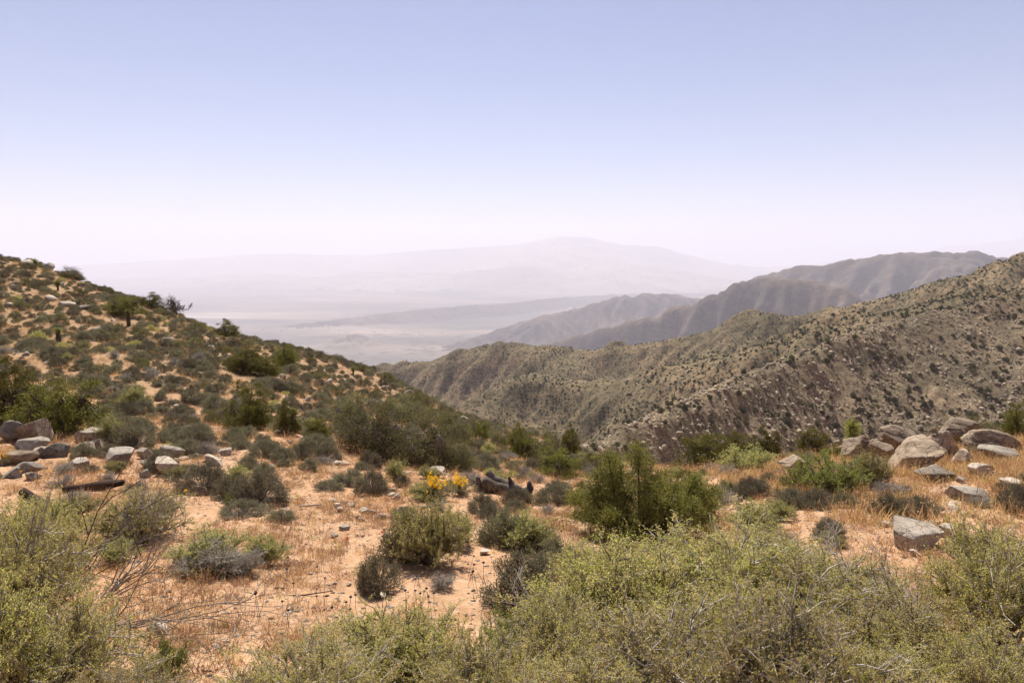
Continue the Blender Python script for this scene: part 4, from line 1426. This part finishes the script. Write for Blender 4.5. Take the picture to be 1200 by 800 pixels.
for u, v, w, h, k, lab in [
        (612, 540, 44, 48, 1, "dark tree standing over the saddle's thicket"), (640, 545, 50, 44, 0, "rounded dark tree next to the saddle edge"), (655, 556, 60, 34, 2, "low bright juniper below the dark trees on the saddle"),
        (668, 534, 30, 40, 1, "upright dark juniper on the saddle edge"), (560, 514, 34, 24, 2, "juniper below the pale rocks on the descending skyline"), (585, 522, 30, 20, 0, "low juniper beside the saddle's dark tree"),
        (520, 498, 26, 18, 2, "small juniper above the thicket near the skyline"), (495, 478, 24, 20, 0, "dark juniper on the lower skyline beside pale rocks"), (486, 474, 20, 16, 1, "small dark juniper touching the lower skyline"),
        (693, 553, 40, 26, 1, "flat juniper at the saddle's lowest point")]:
    px_plant(K_jun[k] if k != 0 else K_olive[0], u, v, w, h, lab, ymax=58)
px_plant(K_spire, 752, 626, 178, 114, "open juniper with two thin spires, tallest plant in the middle", rz=0.0)
px_plant(K_jun[2], 800, 607, 96, 56, "dense low juniper leaning out of the spired one", rz=1.2)
px_plant(K_jun[0], 700, 610, 60, 50, "dark low juniper at the foot of the spired one", rz=2.4)
for u, v, w, h, k, lab in [
        (828, 548, 76, 52, 0, "flat-topped juniper on the saddle edge with a pale trunk"), (868, 543, 60, 42, 1, "juniper next to the flat-topped one on the saddle edge"), (897, 540, 44, 42, 2, "last juniper of the saddle row, yellowish on top"),
        (955, 534, 48, 44, 0, "rounded yellowish juniper beside the spiky yucca"), (975, 536, 30, 16, 1, "low juniper under the rounded yellowish one"),
        (1192, 512, 34, 44, 2, "juniper half out of the frame behind the outcrop"), (1068, 506, 30, 16, 1, "dark low bush behind the smooth-crowned boulder"), (1163, 503, 22, 16, 0, "small olive juniper behind the long dark boulder")]:
    px_plant(K_jun[k], u, v, w, h, lab, ymax=45)
px_plant(K_olive[0], 1140, 507, 66, 26, "pale olive thicket behind the top boulder", ymax=45)
px_plant(K_olive[1], 945, 549, 60, 22, "dark scrub between the grey boulder and the junipers", ymax=45)
px_plant(K_green[0], 873, 556, 70, 36, "dome of yellow-green leaves in front of the saddle junipers", rz=1)
px_plant(K_bright[0], 975, 580, 104, 50, "vivid green shrub in front of the rounded boulder", rz=1)
px_plant(K_green[1], 1018, 572, 56, 44, "yellow-green shrub with red flowers against the tilted boulder", rz=2)
px_plant(K_bright[1], 935, 575, 50, 28, "small vivid green shrub at the end of the larger one", rz=.1)
for u, v, w, h, lab in [
        (925, 594, 54, 26, "grey shrub at the foot of the vivid green one"), (958, 596, 50, 26, "second grey shrub at the foot of the vivid green one"), (992, 594, 36, 20, "dull grey shrub beside orange soil under the vivid green one"),
        (1040, 600, 44, 26, "blue-grey shrub in the open in front of the outcrop"), (1074, 603, 50, 28, "rounder blue-grey shrub beside the first in front of the outcrop"), (1062, 580, 26, 12, "small low shrub uphill of the blue-grey pair"),
        (970, 629, 40, 26, "small dark shrub alone above the foreground bushes"), (1192, 600, 44, 38, "grey-leaved shrub at the frame edge behind the green bush"),
        (442, 691, 54, 50, "perfectly round grey shrub on bare orange sand"), (612, 708, 98, 72, "largest dark grey shrub, low and wide, beside the foreground bushes"), (655, 668, 60, 44, "grey shrub leaning on the largest dark one"),
        (590, 636, 66, 46, "dusky shrub behind the largest dark one"), (626, 640, 60, 34, "grey-green shrub beside the fresh green one"), (650, 590, 62, 28, "pale grey-brown shrub downslope of the dead trunk"),
        (608, 592, 44, 24, "dusky low shrub touching the dead trunk"), (565, 600, 40, 26, "dusky shrub beside the dead trunk's near stub"), (478, 655, 62, 64, "dark leafless-looking shrub under the yellow-green one"),
        (240, 577, 62, 40, "dark shrub bank, uphill half"), (305, 588, 72, 44, "dark shrub bank, wide half with blue-green leaves"), (272, 584, 44, 32, "middle clump of the dark shrub bank"),
        (283, 604, 60, 20, "purplish dry shrub in front of the dark bank"), (140, 512, 50, 32, "grey shrub beside the large juniper's shade"), (160, 522, 56, 34, "wide grey shrub behind the rounded pale boulder"),
        (275, 515, 26, 18, "round shrub under the broad juniper"), (308, 522, 22, 16, "small round shrub at the narrow juniper's foot"), (330, 541, 34, 20, "round grey shrub in a row of three on gravel"),
        (352, 538, 30, 22, "taller round grey shrub in a row of three on gravel"), (384, 538, 36, 22, "wide round grey shrub in a row of three on gravel"), (362, 551, 24, 18, "small dark round shrub in front of the row of three"),
        (435, 548, 30, 24, "grey shrub against the thicket's shaded base"), (435, 577, 42, 30, "dark shrub beside the fresh green tuft"), (471, 570, 22, 16, "little dark shrub behind the yellow blossoms"),
        (408, 566, 46, 18, "pale straggly shrub uphill of the rubble"), (385, 573, 40, 14, "low straggly shrub on the rubble's edge"), (905, 570, 40, 18, "straggly dry shrub in orange grass"), (880, 580, 46, 24, "dusty shrub between the junipers and orange soil")]:
    px_plant(K_grey[int(rng.integers(4))], u, v, w, h, lab)
for u, v, w, h, k, lab in [
        (170, 630, 116, 62, 0, "large olive green shrub behind the bare twigs"), (92, 604, 60, 24, 1, "flat yellowish shrub beside the large olive green one"), (245, 662, 110, 44, 2, "yellow-green shrub with a grey woody skirt"),
        (310, 660, 60, 34, 1, "pale green end of the shrub with the woody skirt"), (505, 660, 96, 78, 0, "yellow-green leafy shrub over a dark leafless one"), (535, 640, 50, 44, 1, "thin yellow-green shrub behind the leafy one"),
        (610, 640, 80, 42, 2, "fresh green shrub in front of the dead trunk"), (464, 562, 32, 24, 1, "fresh green tuft at the foot of the thicket"), (880, 620, 80, 36, 2, "light green shrub on orange soil behind the foreground bushes"),
        (500, 585, 56, 22, 0, "pale shrub under the yellow blossoms"), (18, 497, 24, 12, 2, "yellow-green tuft on top of the boulder heap"), (68, 655, 60, 30, 1, "yellowish bush behind the foreground bush"), (130, 518, 36, 32, 2, "straw-green shrub beside the balanced boulder"),
        (160, 480, 36, 30, 1, "green shrub on open ground uphill of the flat block")]:
    px_plant(K_fore[k] if w > 90 and k < 2 else K_green[k], u, v, w, h, lab, name="green_shrub", cat="shrub")
px_plant(K_twig[0], 240, 672, 90, 38, "leafless woody shrub in front of the yellow-green one")
px_plant(K_twig[1], 290, 672, 50, 30, "pale bare shrub at the edge of orange sand")
px_plant(K_twig[0], 1010, 720, 150, 60, "grey leafless shrub among the foreground bushes")
px_plant(K_twig[1], 520, 690, 40, 20, "thin bare shrub beside dark seed heads")
px_plant(K_twig[1], 495, 640, 60, 26, "bare shrub under the yellow-green leafy one")
px_plant(K_flower, 512, 586, 46, 32, "bush covered in yellow blossoms beside the smooth boulder")
px_plant(K_flower, 540, 580, 38, 26, "smaller bush with yellow blossoms")
px_plant(K_flower, 4, 545, 18, 18, "orange-yellow flowering bush at the frame edge by the heap")
px_plant(K_bright[0], 270, 598, 14, 22, "small lime green plant growing through the purplish shrub")
px_plant(K_bright[1], 681, 574, 18, 12, "lime green tuft beyond the dead trunk")
FORE = [
    (735, 752, 236, 128, 0, "leafy bush at the near side of the largest dark shrub"), (850, 722, 226, 118, 1, "leafy bush directly in front of the spired juniper"), (960, 742, 220, 112, 2, "leafy bush with pale twigs below the small dark shrub"),
    (655, 806, 130, 120, 3, "half-bare bush at the edge of the foreground mass"), (790, 850, 250, 150, 3, "twiggy bush whose shaded base shows grey stems"), (925, 860, 260, 165, 3, "bush with dark shaded hollows in the bottom of the frame"),
    (1060, 812, 230, 120, 0, "bush below the angular flat-topped boulder"), (1168, 758, 170, 152, 1, "tall green bush at the frame edge"), (1185, 860, 190, 150, 2, "green bush in the bottom corner"),
    (1055, 880, 220, 120, 1, "low bush at the bottom edge with a bleached stick"), (905, 668, 110, 52, 2, "small leafy bush behind the foreground mass"), (1150, 668, 90, 60, 0, "light green bush behind the tall one at the frame edge"),
    (690, 880, 200, 120, 1, "bush cut by the bottom edge next to the green sprigs"), (860, 790, 200, 120, 0, "yellowish bush in the heart of the foreground mass"), (700, 700, 110, 70, 1, "low leafy bush joining the largest dark shrub"),
    (20, 738, 190, 160, 1, "bush with dark bare stems at the frame edge"), (70, 830, 210, 150, 2, "bush filling the bottom corner under the bare branches"), (-40, 840, 200, 190, 0, "tall bush cut off by the frame edge"), (150, 880, 150, 110, 1, "reddish-edged bush beside the bare sand"),
    (35, 660, 120, 84, 0, "yellow-green bush behind the dark bare stems"),
    (470, 806, 200, 98, 0, "low green bush rising in front of the seed heads"), (375, 860, 220, 120, 1, "green bush filling the bottom of the bare sand"), (565, 850, 180, 120, 2, "green bush between the sand and the foreground mass"), (300, 850, 110, 70, 3, "sparse bush at the sand's bottom edge")]
for u, v, w, h, k, lab in FORE:
    px_plant(K_fore[k], u, v, w, h * .93, lab, group="leafy bushes of the foreground")
for u, v, w, h, k, lab in [(1330, 760, 220, 150, 0, "leafy bush just beyond the frame edge"), (1420, 850, 260, 170, 2, "low leafy bush beyond the bottom corner"), (1500, 720, 200, 120, 1, "far leafy bush beyond the frame edge"), (1330, 650, 110, 60, 2, "small leafy bush beyond the frame edge"),
                           (-150, 760, 220, 150, 1, "leafy bush beyond the opposite frame edge"), (-260, 700, 200, 120, 0, "second leafy bush beyond the opposite frame edge"), (1620, 800, 240, 150, 0, "outermost leafy bush beyond the frame edge")]:
    px_plant(K_fore[k], u, v, w, h * .93, lab, group="leafy bushes of the foreground")
px_plant(K_bright[0], 592, 776, 66, 72, "fresh green upright sprigs among the foreground bushes")
px_plant(K_bright[1], 612, 740, 36, 30, "small fresh green plant on sand near the largest dark shrub")
px_plant(K_bright[1], 195, 790, 70, 42, "dark green herb on reddish dry grass in the bottom corner")
print("features done", time.time() - T0)

# ------------------------------------------------------------------ small flowers
def seedhead():
    pb = PB()
    V, T = ICO[1]
    pb.tubes([[0, 0, 0], [.01, 0, .15]], [[.01, 0, .15], [0, 0.01, .30]], .0022, .0018, 0, 4)
    b = PB().add(V * [.016, .016, .013] + [0, .01, .305], T=T)
    return pb, b
_st, _hd = seedhead()
ME_st = _st.mesh("seed_stalk", [MB_dark]); ME_hd = _hd.mesh("seed_head", [M_head])
HS = []
HEADS = [(373, 672), (379, 684), (372, 697), (377, 708), (407, 716), (408, 722), (419, 709), (430, 707), (420, 723), (399, 728), (412, 735), (383, 726), (448, 708), (455, 709), (340, 663), (336, 676), (330, 715), (305, 712),
         (303, 712), (476, 706), (491, 705), (502, 708), (506, 710), (511, 707), (495, 712), (485, 680), (548, 672), (552, 668), (556, 676), (549, 660), (560, 680), (565, 672), (337, 731), (345, 690), (655, 612), (662, 618), (668, 612), (659, 626), (690, 640), (700, 650), (1000, 590)]
for i, (u, v) in enumerate(HEADS):
    p = spot(u, v + 16)
    e = bpy.data.objects.new("seed_head_stalk", None); COL.objects.link(e)
    e.location = p; e.rotation_euler = (rng.normal() * .12, rng.normal() * .12, rng.random() * 6); k = .8 + .5 * rng.random(); e.scale = (k * 1.15, k * 1.15, k)
    e['label'] = "thin stalk with dark purple round seed heads on the orange sand"; e['category'] = "wildflower"; e['group'] = "dark seed heads on thin stalks"
    HS.append(e)
    link("stalk", ME_st, e); link("seed_head", ME_hd, e)


WF = []


def blossom(mat, name):
    pb = PB(); n = 16
    pb.leaves(rng.normal(size=(n, 3)) * .02 + [0, 0, .24], .045, .03, 0, .8)
    st = PB().tubes(rng.normal(size=(4, 3)) * [.02, .02, 0], rng.normal(size=(4, 3)) * .015 + [0, 0, .23], .003, .002, 0, 3)
    return pb.mesh(name + "_petals", [mat]), st.mesh(name + "_stems", [MB_grey])


for mat, nm, pts, lab in ((ML_red, "red_wildflower", [(1036, 575), (1031, 580), (1024, 582), (1040, 570), (966, 590), (449, 636), (407, 643), (195, 622), (1099, 640), (2, 690), (1028, 572)], "small red wildflower standing in dry grass"),
                          (ML_white, "white_wildflower", [(484, 656), (487, 652), (338, 733), (449, 712)], "small white wildflower near the round grey shrub"),
                          (ML_yellow, "yellow_wildflower", [(118, 560), (25, 560), (1048, 590), (60, 560), (218, 585)], "small yellow wildflower near the rocks")):
    pm, sm = blossom(mat, nm)
    for u, v in pts:
        p = spot(u, v); s = pxscale(p)
        e = bpy.data.objects.new(nm, None); COL.objects.link(e); e.location = p; e.rotation_euler = (0, 0, rng.random() * 6)
        k = max(.7, min(1.6, 9 * s / .28)); e.scale = (k, k, k)
        e['label'] = lab; e['category'] = "wildflower"; e['group'] = nm.replace("_", " ") + "s"
        WF.append(e)
        link("petals", pm, e); link("stems", sm, e)

# ------------------------------------------------------------------ scattered shrubs of the left hillside and the saddle
def poisson(n, xr, yr, dmin, dens=None):
    out = []; cell = {}
    tries = 0
    while len(out) < n and tries < n * 14:
        tries += 1
        x = xr[0] + rng.random() * (xr[1] - xr[0]); y = yr[0] + rng.random() * (yr[1] - yr[0])
        if dens is not None and rng.random() > dens(x, y):
            continue
        d = dmin(x, y) if callable(dmin) else dmin
        i, j = int(x // 2), int(y // 2); ok = True
        for a in (-1, 0, 1):
            for b in (-1, 0, 1):
                for (px_, py_) in cell.get((i + a, j + b), ()):
                    if (px_ - x) ** 2 + (py_ - y) ** 2 < d * d:
                        ok = False
        if ok:
            cell.setdefault((i, j), []).append((x, y)); out.append((x, y))
    return np.array(out)


LAND = [("the largest spreading juniper", 72, 480), ("the broad dark juniper", 290, 480), ("the narrow juniper", 337, 490), ("the wide upper juniper", 285, 418), ("the round skyline juniper", 266, 376),
        ("the half-dead skyline tree", 205, 350), ("the ragged dark tree", 146, 358), ("the dark-trunked yucca", 151, 374), ("the yellow-green yucca", 69, 394), ("the hilltop yucca", 42, 308),
        ("the biggest scrub oak", 440, 500), ("the descending skyline's yucca", 414, 432), ("the lower skyline juniper", 495, 470), ("the upright dark juniper", 335, 418), ("the flat-topped grey block", 134, 536),
        ("the hilltop bush row", 80, 314), ("the smooth pale boulder", 510, 555), ("the dead trunk", 590, 566), ("the round sand shrub", 442, 668), ("the spired juniper", 752, 570), ("the angular flat-topped boulder", 1085, 628),
        ("the vivid green shrub", 975, 556), ("the largest outcrop boulder", 1082, 535), ("the largest dark shrub", 612, 675), ("the olive green shrub", 170, 600), ("the dark shrub bank", 270, 565),
        ("the flat blue-grey slab", 1142, 582), ("the notched grey boulder", 935, 543), ("the yellow-green dome", 873, 540), ("the saddle's dark trees", 630, 520), ("the spiky yucca", 997, 497), ("the top outcrop boulder", 1133, 505)]
ORD = ["nearest", "second", "third", "fourth", "fifth", "sixth", "seventh", "eighth", "ninth", "tenth", "eleventh", "twelfth", "thirteenth", "fourteenth", "fifteenth", "sixteenth", "seventeenth", "eighteenth"]
PLACED = {}


def place_label(o, noun, p):
    u, v, d = project(np.array([p]))
    u, v = float(u[0]), float(v[0])
    l = min(LAND, key=lambda q: (q[1] - u) ** 2 + (q[2] - v) ** 2)
    dx, dy = u - l[1], v - l[2]
    a = math.degrees(math.atan2(-dy, dx)) % 360
    sec = ["to the right of", "above and right of", "above", "above and left of", "to the left of", "below and left of", "below", "below and right of"][int(((a + 22.5) % 360) // 45)]
    PLACED.setdefault((noun, l[0], sec), []).append((dx * dx + dy * dy, o))


def finish_labels():
    for (noun, l, sec), v in PLACED.items():
        v.sort(key=lambda q: q[0])
        for k, (_, o) in enumerate(v):
            if k < len(ORD):
                o['label'] = "%s %s %s %s" % (ORD[k], noun, sec, l)


def dens_hill(x, y):
    u = 600 + F * x / y
    if u < -200 or u > 720:
        return 0
    n = float(noise(x / 7.0, y / 7.0, 301)) + .6 * float(noise(x / 2.6, y / 2.6, 303))
    b = .86 + 1.6 * n
    if y < 26:
        b *= .30
    elif y < 34:
        b *= .55
    return max(0.12 if y > 48 else 0.03, min(1, b))


pts = poisson(4200, (-72, 12), (18, 92), lambda x, y: .78, dens_hill)
P = np.c_[pts, Hn(pts[:, 0], pts[:, 1])]
P = P[seen(P, .5)]
P = np.array([p for p in P if free(p[0], p[1], .3)])
u_, v_, d_ = project(P)
keep = (u_ > -180) & (u_ < 740) & ~((v_ > 560))
P = P[keep]; d_ = d_[keep]
sz = .47 + .80 * rng.random(len(P)) ** 2.0
order = np.argsort(-(sz / d_)); P = P[order]; sz = sz[order]; d_ = d_[order]
print("hill shrubs", len(P))
kinds_w = rng.random(len(P))
NTH = 215
for i in range(min(NTH, len(P))):
    p = P[i]; q = kinds_w[i]
    if q < .80:
        me = K_grey[i % 4].one(); nm, lab, gr = "grey_shrub", "grey-green mounded shrub scattered on the lower part of the shrubby hillside", "scattered grey shrubs of the hillside"; k = sz[i] * .92
    elif q < .90:
        me = K_green[i % 3].one(); nm, lab, gr = "green_shrub", "yellow-green shrub among the grey ones on the shrubby hillside", "scattered yellow-green shrubs of the hillside"; k = sz[i] * .6
    else:
        me = K_twig[i % 2].one(); nm, lab, gr = "twiggy_shrub", "bare pale-twigged shrub among the grey ones on the shrubby hillside", "scattered bare shrubs of the hillside"; k = sz[i] * .6
    o = link(nm, me, label=lab, cat="shrub", group=gr)
    o.location = (p[0], p[1], p[2] - .03); o.rotation_euler = (0, 0, rng.random() * 6.28); o.scale = (k, k * (.8 + .4 * rng.random()), k * (.75 + .4 * rng.random()))
    place_label(o, {'grey_shrub': 'grey-green hillside shrub', 'green_shrub': 'yellow-green hillside shrub', 'twiggy_shrub': 'bare-twigged hillside shrub'}[nm], p)
rest = P[NTH:]; rs = sz[NTH:]; n = len(rest)
idx = rng.choice(6, size=n, p=[.24, .23, .22, .02, .22, .07])
scatter_obj("hillside_scrub", rest - [0, 0, .03], rand_rot(n, .05), np.c_[rs, rs, rs * (.7 + .4 * rng.random(n))] * .92, idx, LOW_grey + LOW_green + LOW_olive + LOW_dry, label="grey and olive scrub covering the upper hillside")

# small low shrubs of the saddle
def dens_sad(x, y):
    n = float(noise(x / 4.0, y / 4.0, 311))
    u = 600 + F * x / y
    if u < -200 or u > 1500:
        return 0
    if y < 13:
        return max(0, .16 + .5 * n)
    return max(.05, min(1, .5 + 1.4 * n))
pts = poisson(1100, (-26, 30), (9, 36), .5, dens_sad)
P = np.c_[pts, Hn(pts[:, 0], pts[:, 1])]
P = P[seen(P, .4)]
P = np.array([p for p in P if free(p[0], p[1], .25)])
u_, v_, d_ = project(P)
P = P[~((u_ > 255) & (u_ < 545) & (v_ > 645))]
print("saddle shrubs", len(P))
SADN = min(len(P), 290)
for i in range(SADN):
    p = P[i]; q = rng.random()
    if q < .42:
        me = K_grey[i % 4].one(); nm, lab, gr = "low_grey_shrub", "low grey shrub growing on the sandy saddle", "low grey shrubs of the saddle"; k = .30 + .3 * rng.random()
    elif q < .75:
        me = K_twig[i % 2].one(); nm, lab, gr = "low_bare_shrub", "low bare-twigged shrub on the sandy saddle", "low bare shrubs of the saddle"; k = .22 + .28 * rng.random()
    else:
        me = K_green[i % 3].one(); nm, lab, gr = "low_green_shrub", "low yellow-green shrub on the sandy saddle", "low yellow-green shrubs of the saddle"; k = .20 + .25 * rng.random()
    o = link(nm, me, label=lab, cat="shrub", group=gr)
    o.location = (p[0], p[1], p[2] - .02); o.rotation_euler = (0, 0, rng.random() * 6.28); o.scale = (k * 1.2, k * 1.2, k)
    place_label(o, {'low_grey_shrub': 'low grey shrub', 'low_bare_shrub': 'low bare shrub', 'low_green_shrub': 'low yellow-green shrub'}[nm], p)

# dry grass and herbs
def cover(name, n, xr, yr, seed, protos, probs, smin, smax, thr, label, freq=2.5, gap=True, pw=1.0):
    x = xr[0] + rng.random(n) * (xr[1] - xr[0]); y = yr[0] + (yr[1] - yr[0]) * rng.random(n) ** pw
    m = noise(x / freq, y / freq, seed) + .5 * noise(x / (freq * .3), y / (freq * .3), seed + 1) + .25 * rng.normal(size=n)
    k = m > thr
    x, y = x[k], y[k]
    u = 600 + F * x / y
    k = (u > -300) & (u < 1600); x, y = x[k], y[k]
    P = np.c_[x, y, Hn(x, y)]
    P = P[seen(P, .2)]
    n = len(P); s = smin + (smax - smin) * rng.random(n)
    print(name, n)
    return scatter_obj(name, P - [0, 0, .01], rand_rot(n, .12), s, rng.choice(len(protos), size=n, p=probs), protos, label=label)


cover("dry_grass", 64000, (-22, 30), (4.5, 30), 401, TUFTS, [.20, .16, .06, .26, .22, .10], .3, .85, .07, "dry straw-coloured grass and herbs on the sandy saddle", pw=1.3)
cover("hillside_grass", 38000, (-70, 12), (22, 88), 411, [TUFTS[0], TUFTS[1], TUFTS[2], TUFTS[3]], [.3, .15, .2, .35], .6, 1.4, -.1, "dry grass between the shrubs of the hillside", freq=6)
cover("golden_grass", 7000, (7, 24), (13, 32), 421, [TUFTS[0], TUFTS[1], TUFTS[2]], [.25, .15, .6], .8, 1.7, -.1, "golden dry grass round the outcrop boulders", freq=3)


def litter(name, n, xr, yr, seed, protos, smin, smax, thr, label, freq=3, pw=1.5):
    x = xr[0] + rng.random(n) * (xr[1] - xr[0]); y = yr[0] + (yr[1] - yr[0]) * rng.random(n) ** 1.2
    m = noise(x / freq, y / freq, seed) + .4 * rng.normal(size=n)
    k = m > thr; x, y = x[k], y[k]
    P = np.c_[x, y, Hn(x, y)]; u, v, d = project(P)
    P = P[(u > -300) & (u < 1600)]
    P = P[seen(P, .1)]
    n = len(P); s = smin + (smax - smin) * rng.random(n) ** 3
    print(name, n)
    return scatter_obj(name, P - [0, 0, .005], rand_rot(n, .25), s, rng.integers(len(protos), size=n), protos, label=label)


litter("pebbles", 60000, (-16, 18), (5, 24), 431, PEB, .008, .06, -.3, "pebbles and gravel strewn over the orange sand")
litter("hillside_rubble", 12000, (-66, 10), (20, 85), 441, PEB[:3] , .05, .24, .12, "pale rubble between the shrubs of the hillside", 5)
# stones large enough to point at
pts = poisson(170, (-14, 16), (8, 26), .35, lambda x, y: max(.05, min(1, .3 + 1.4 * float(noise(x / 2.2, y / 2.2, 451)))))
k = 0
for x, y in pts:
    if not free(x, y, .05) or k > 150:
        continue
    k += 1
    o = link("stone", STONE[k % 4], label="small pale stone lying on the sandy saddle", cat="stone", group="small pale stones strewn on the saddle")
    s = .03 + .07 * rng.random() ** 2
    o.location = (x, y, zat(x, y) + s * .1); o.rotation_euler = (rng.normal() * .15, rng.normal() * .15, rng.random() * 6.28); o.scale = (s, s, s)
    place_label(o, 'small pale stone', (x, y, zat(x, y)))
print("near scatter done", time.time() - T0)

# ------------------------------------------------------------------ the rocky slope across the gully and the hills behind
def slope_pts(n, vmin, seed, ymin, ymax, tmin=-.35, tmax=1.05):
    t = tmin + (tmax - tmin) * rng.random(n); y = ymin + (ymax - ymin) * rng.random(n)
    return t * y, y


x, y = slope_pts(90000, 0, 1, 215, 610, .0, .95)
m = fbm(x, y, 45, 4, 501, ridge=True) * .6 + .8 * noise((x + y) / 14, (x - y) / 60, 503) + .12 * rng.normal(size=len(x))
k = m > -.12
x, y = x[k], y[k]
P = np.c_[x, y, Hn(x, y)]
P = P[seen(P, 1.0)]
u, v, d = project(P); P = P[(u < 1260) & (u > 560)]
n = len(P); s = .22 + 1.7 * rng.random(n) ** 6
print("slope rocks", n)
order = np.argsort(-s); P = P[order]; s = s[order]
NB = 130
for i in range(NB):
    o = link("slope_boulder", SROCK[i % 4], label="grey boulder jutting from the rocky slope across the gully", cat="boulder", group="large boulders of the rocky slope")
    o.location = P[i] + [0, 0, s[i] * .1]; o.rotation_euler = (rng.normal() * .4, -.35 + rng.normal() * .3, rng.random() * 6.28); k = s[i] * 1.25; o.scale = (k, k, k)
    place_label(o, 'grey boulder of the rocky slope', P[i])
n = len(P) - NB
scatter_obj("slope_rubble", P[NB:], rand_rot(n, .4), s[NB:], rng.integers(4, size=n), SROCK, label="broken grey rock covering the slope across the gully")

x, y = slope_pts(26000, 0, 1, 215, 620, .0, .95)
m = noise(x / 40, y / 40, 511) + .3 * rng.normal(size=len(x)); k = m > .0
x, y = x[k], y[k]; P = np.c_[x, y, Hn(x, y)]; P = P[seen(P, 1.0)]
u, v, d = project(P); P = P[(u < 1260) & (u > 560)]
n = len(P); s = .45 + 3.0 * rng.random(n) ** 7; order = np.argsort(-s); P = P[order]; s = s[order]
print("slope scrub", n)
NJ = min(150, n)
for i in range(NJ):
    kk = FARJ[i % 3]
    o = link("slope_juniper", kk.one(), label="dark round juniper dotting the rocky slope across the gully", cat="juniper", group="junipers dotting the rocky slope")
    o.location = P[i] - [0, 0, .1]; o.rotation_euler = (0, 0, rng.random() * 6.28); k = s[i]; o.scale = (k, k, k * (.8 + .3 * rng.random()))
    place_label(o, 'dark juniper on the rocky slope', P[i])
n = len(P) - NJ
scatter_obj("slope_scrub", P[NJ:], rand_rot(n, .05), s[NJ:], rng.choice(6, size=n, p=[.14, .14, .14, .13, .20, .25]), FARB + LOW_olive + LOW_dry, label="small dark scrub dotting the rocky slope")

x, y = slope_pts(300000, 0, 1, 480, 2000, -.45, .95)
m = noise(x / 130, y / 130, 521) + .6 * noise(x / 45, y / 45, 523) + .35 * rng.normal(size=len(x)); k = m > .05
x, y = x[k], y[k]; P = np.c_[x, y, Hn(x, y)]; P = P[seen(P, 1.5)]
u, v, d = project(P); P = P[(u < 1240) & (u > 300)]
n = len(P); s = .55 + 2.6 * rng.random(n) ** 6
print("hill scrub", n)
scatter_obj("hill_scrub", P, rand_rot(n, .05), np.c_[s, s, s * .8], rng.integers(4, size=n), FARB, label="dark scrub dotting the hills beyond the gully")
for o in HS:
    place_label(o, 'dark seed head on a thin stalk', tuple(o.location))
for o in WF:
    place_label(o, o.name.split('.')[0].replace('_', ' '), tuple(o.location))
for o in RUB:
    place_label(o, 'pale rubble stone', tuple(o.location))
for o in RUB2:
    place_label(o, 'small pale hillside rock', tuple(o.location))
finish_labels()
print("far scatter done", time.time() - T0)

# ------------------------------------------------------------------ haze: one closed box round the camera and everything in view
def haze():
    x, y0, y1, zb, zt = 66000, -66000, 66000, -1345, 2300
    V = [(sx * x, sy, sz) for sz in (zb, zt) for sy in (y0, y1) for sx in (-1, 1)]
    Fq = [(0, 2, 3, 1), (4, 5, 7, 6), (0, 1, 5, 4), (2, 6, 7, 3), (0, 4, 6, 2), (1, 3, 7, 5)]
    m = bpy.data.materials.new("haze_air"); m.use_nodes = True
    t = m.node_tree; t.nodes.clear()
    o = t.nodes.new("ShaderNodeOutputMaterial"); v = t.nodes.new("ShaderNodeVolumePrincipled")
    v.inputs['Color'].default_value = HAZE_COL
    v.inputs['Density'].default_value = HAZE_D
    v.inputs['Anisotropy'].default_value = HAZE_G
    t.links.new(v.outputs[0], o.inputs['Volume'])
    link("haze", mesh_from("haze", V, np.array(Fq), [m]), kind='stuff')


HAZE_COL = (0.78, 0.77, 0.885, 1)
HAZE_D = 4.9e-5
HAZE_G = 0.1
haze()
print("script total", time.time() - T0, "objects", len(S.objects))
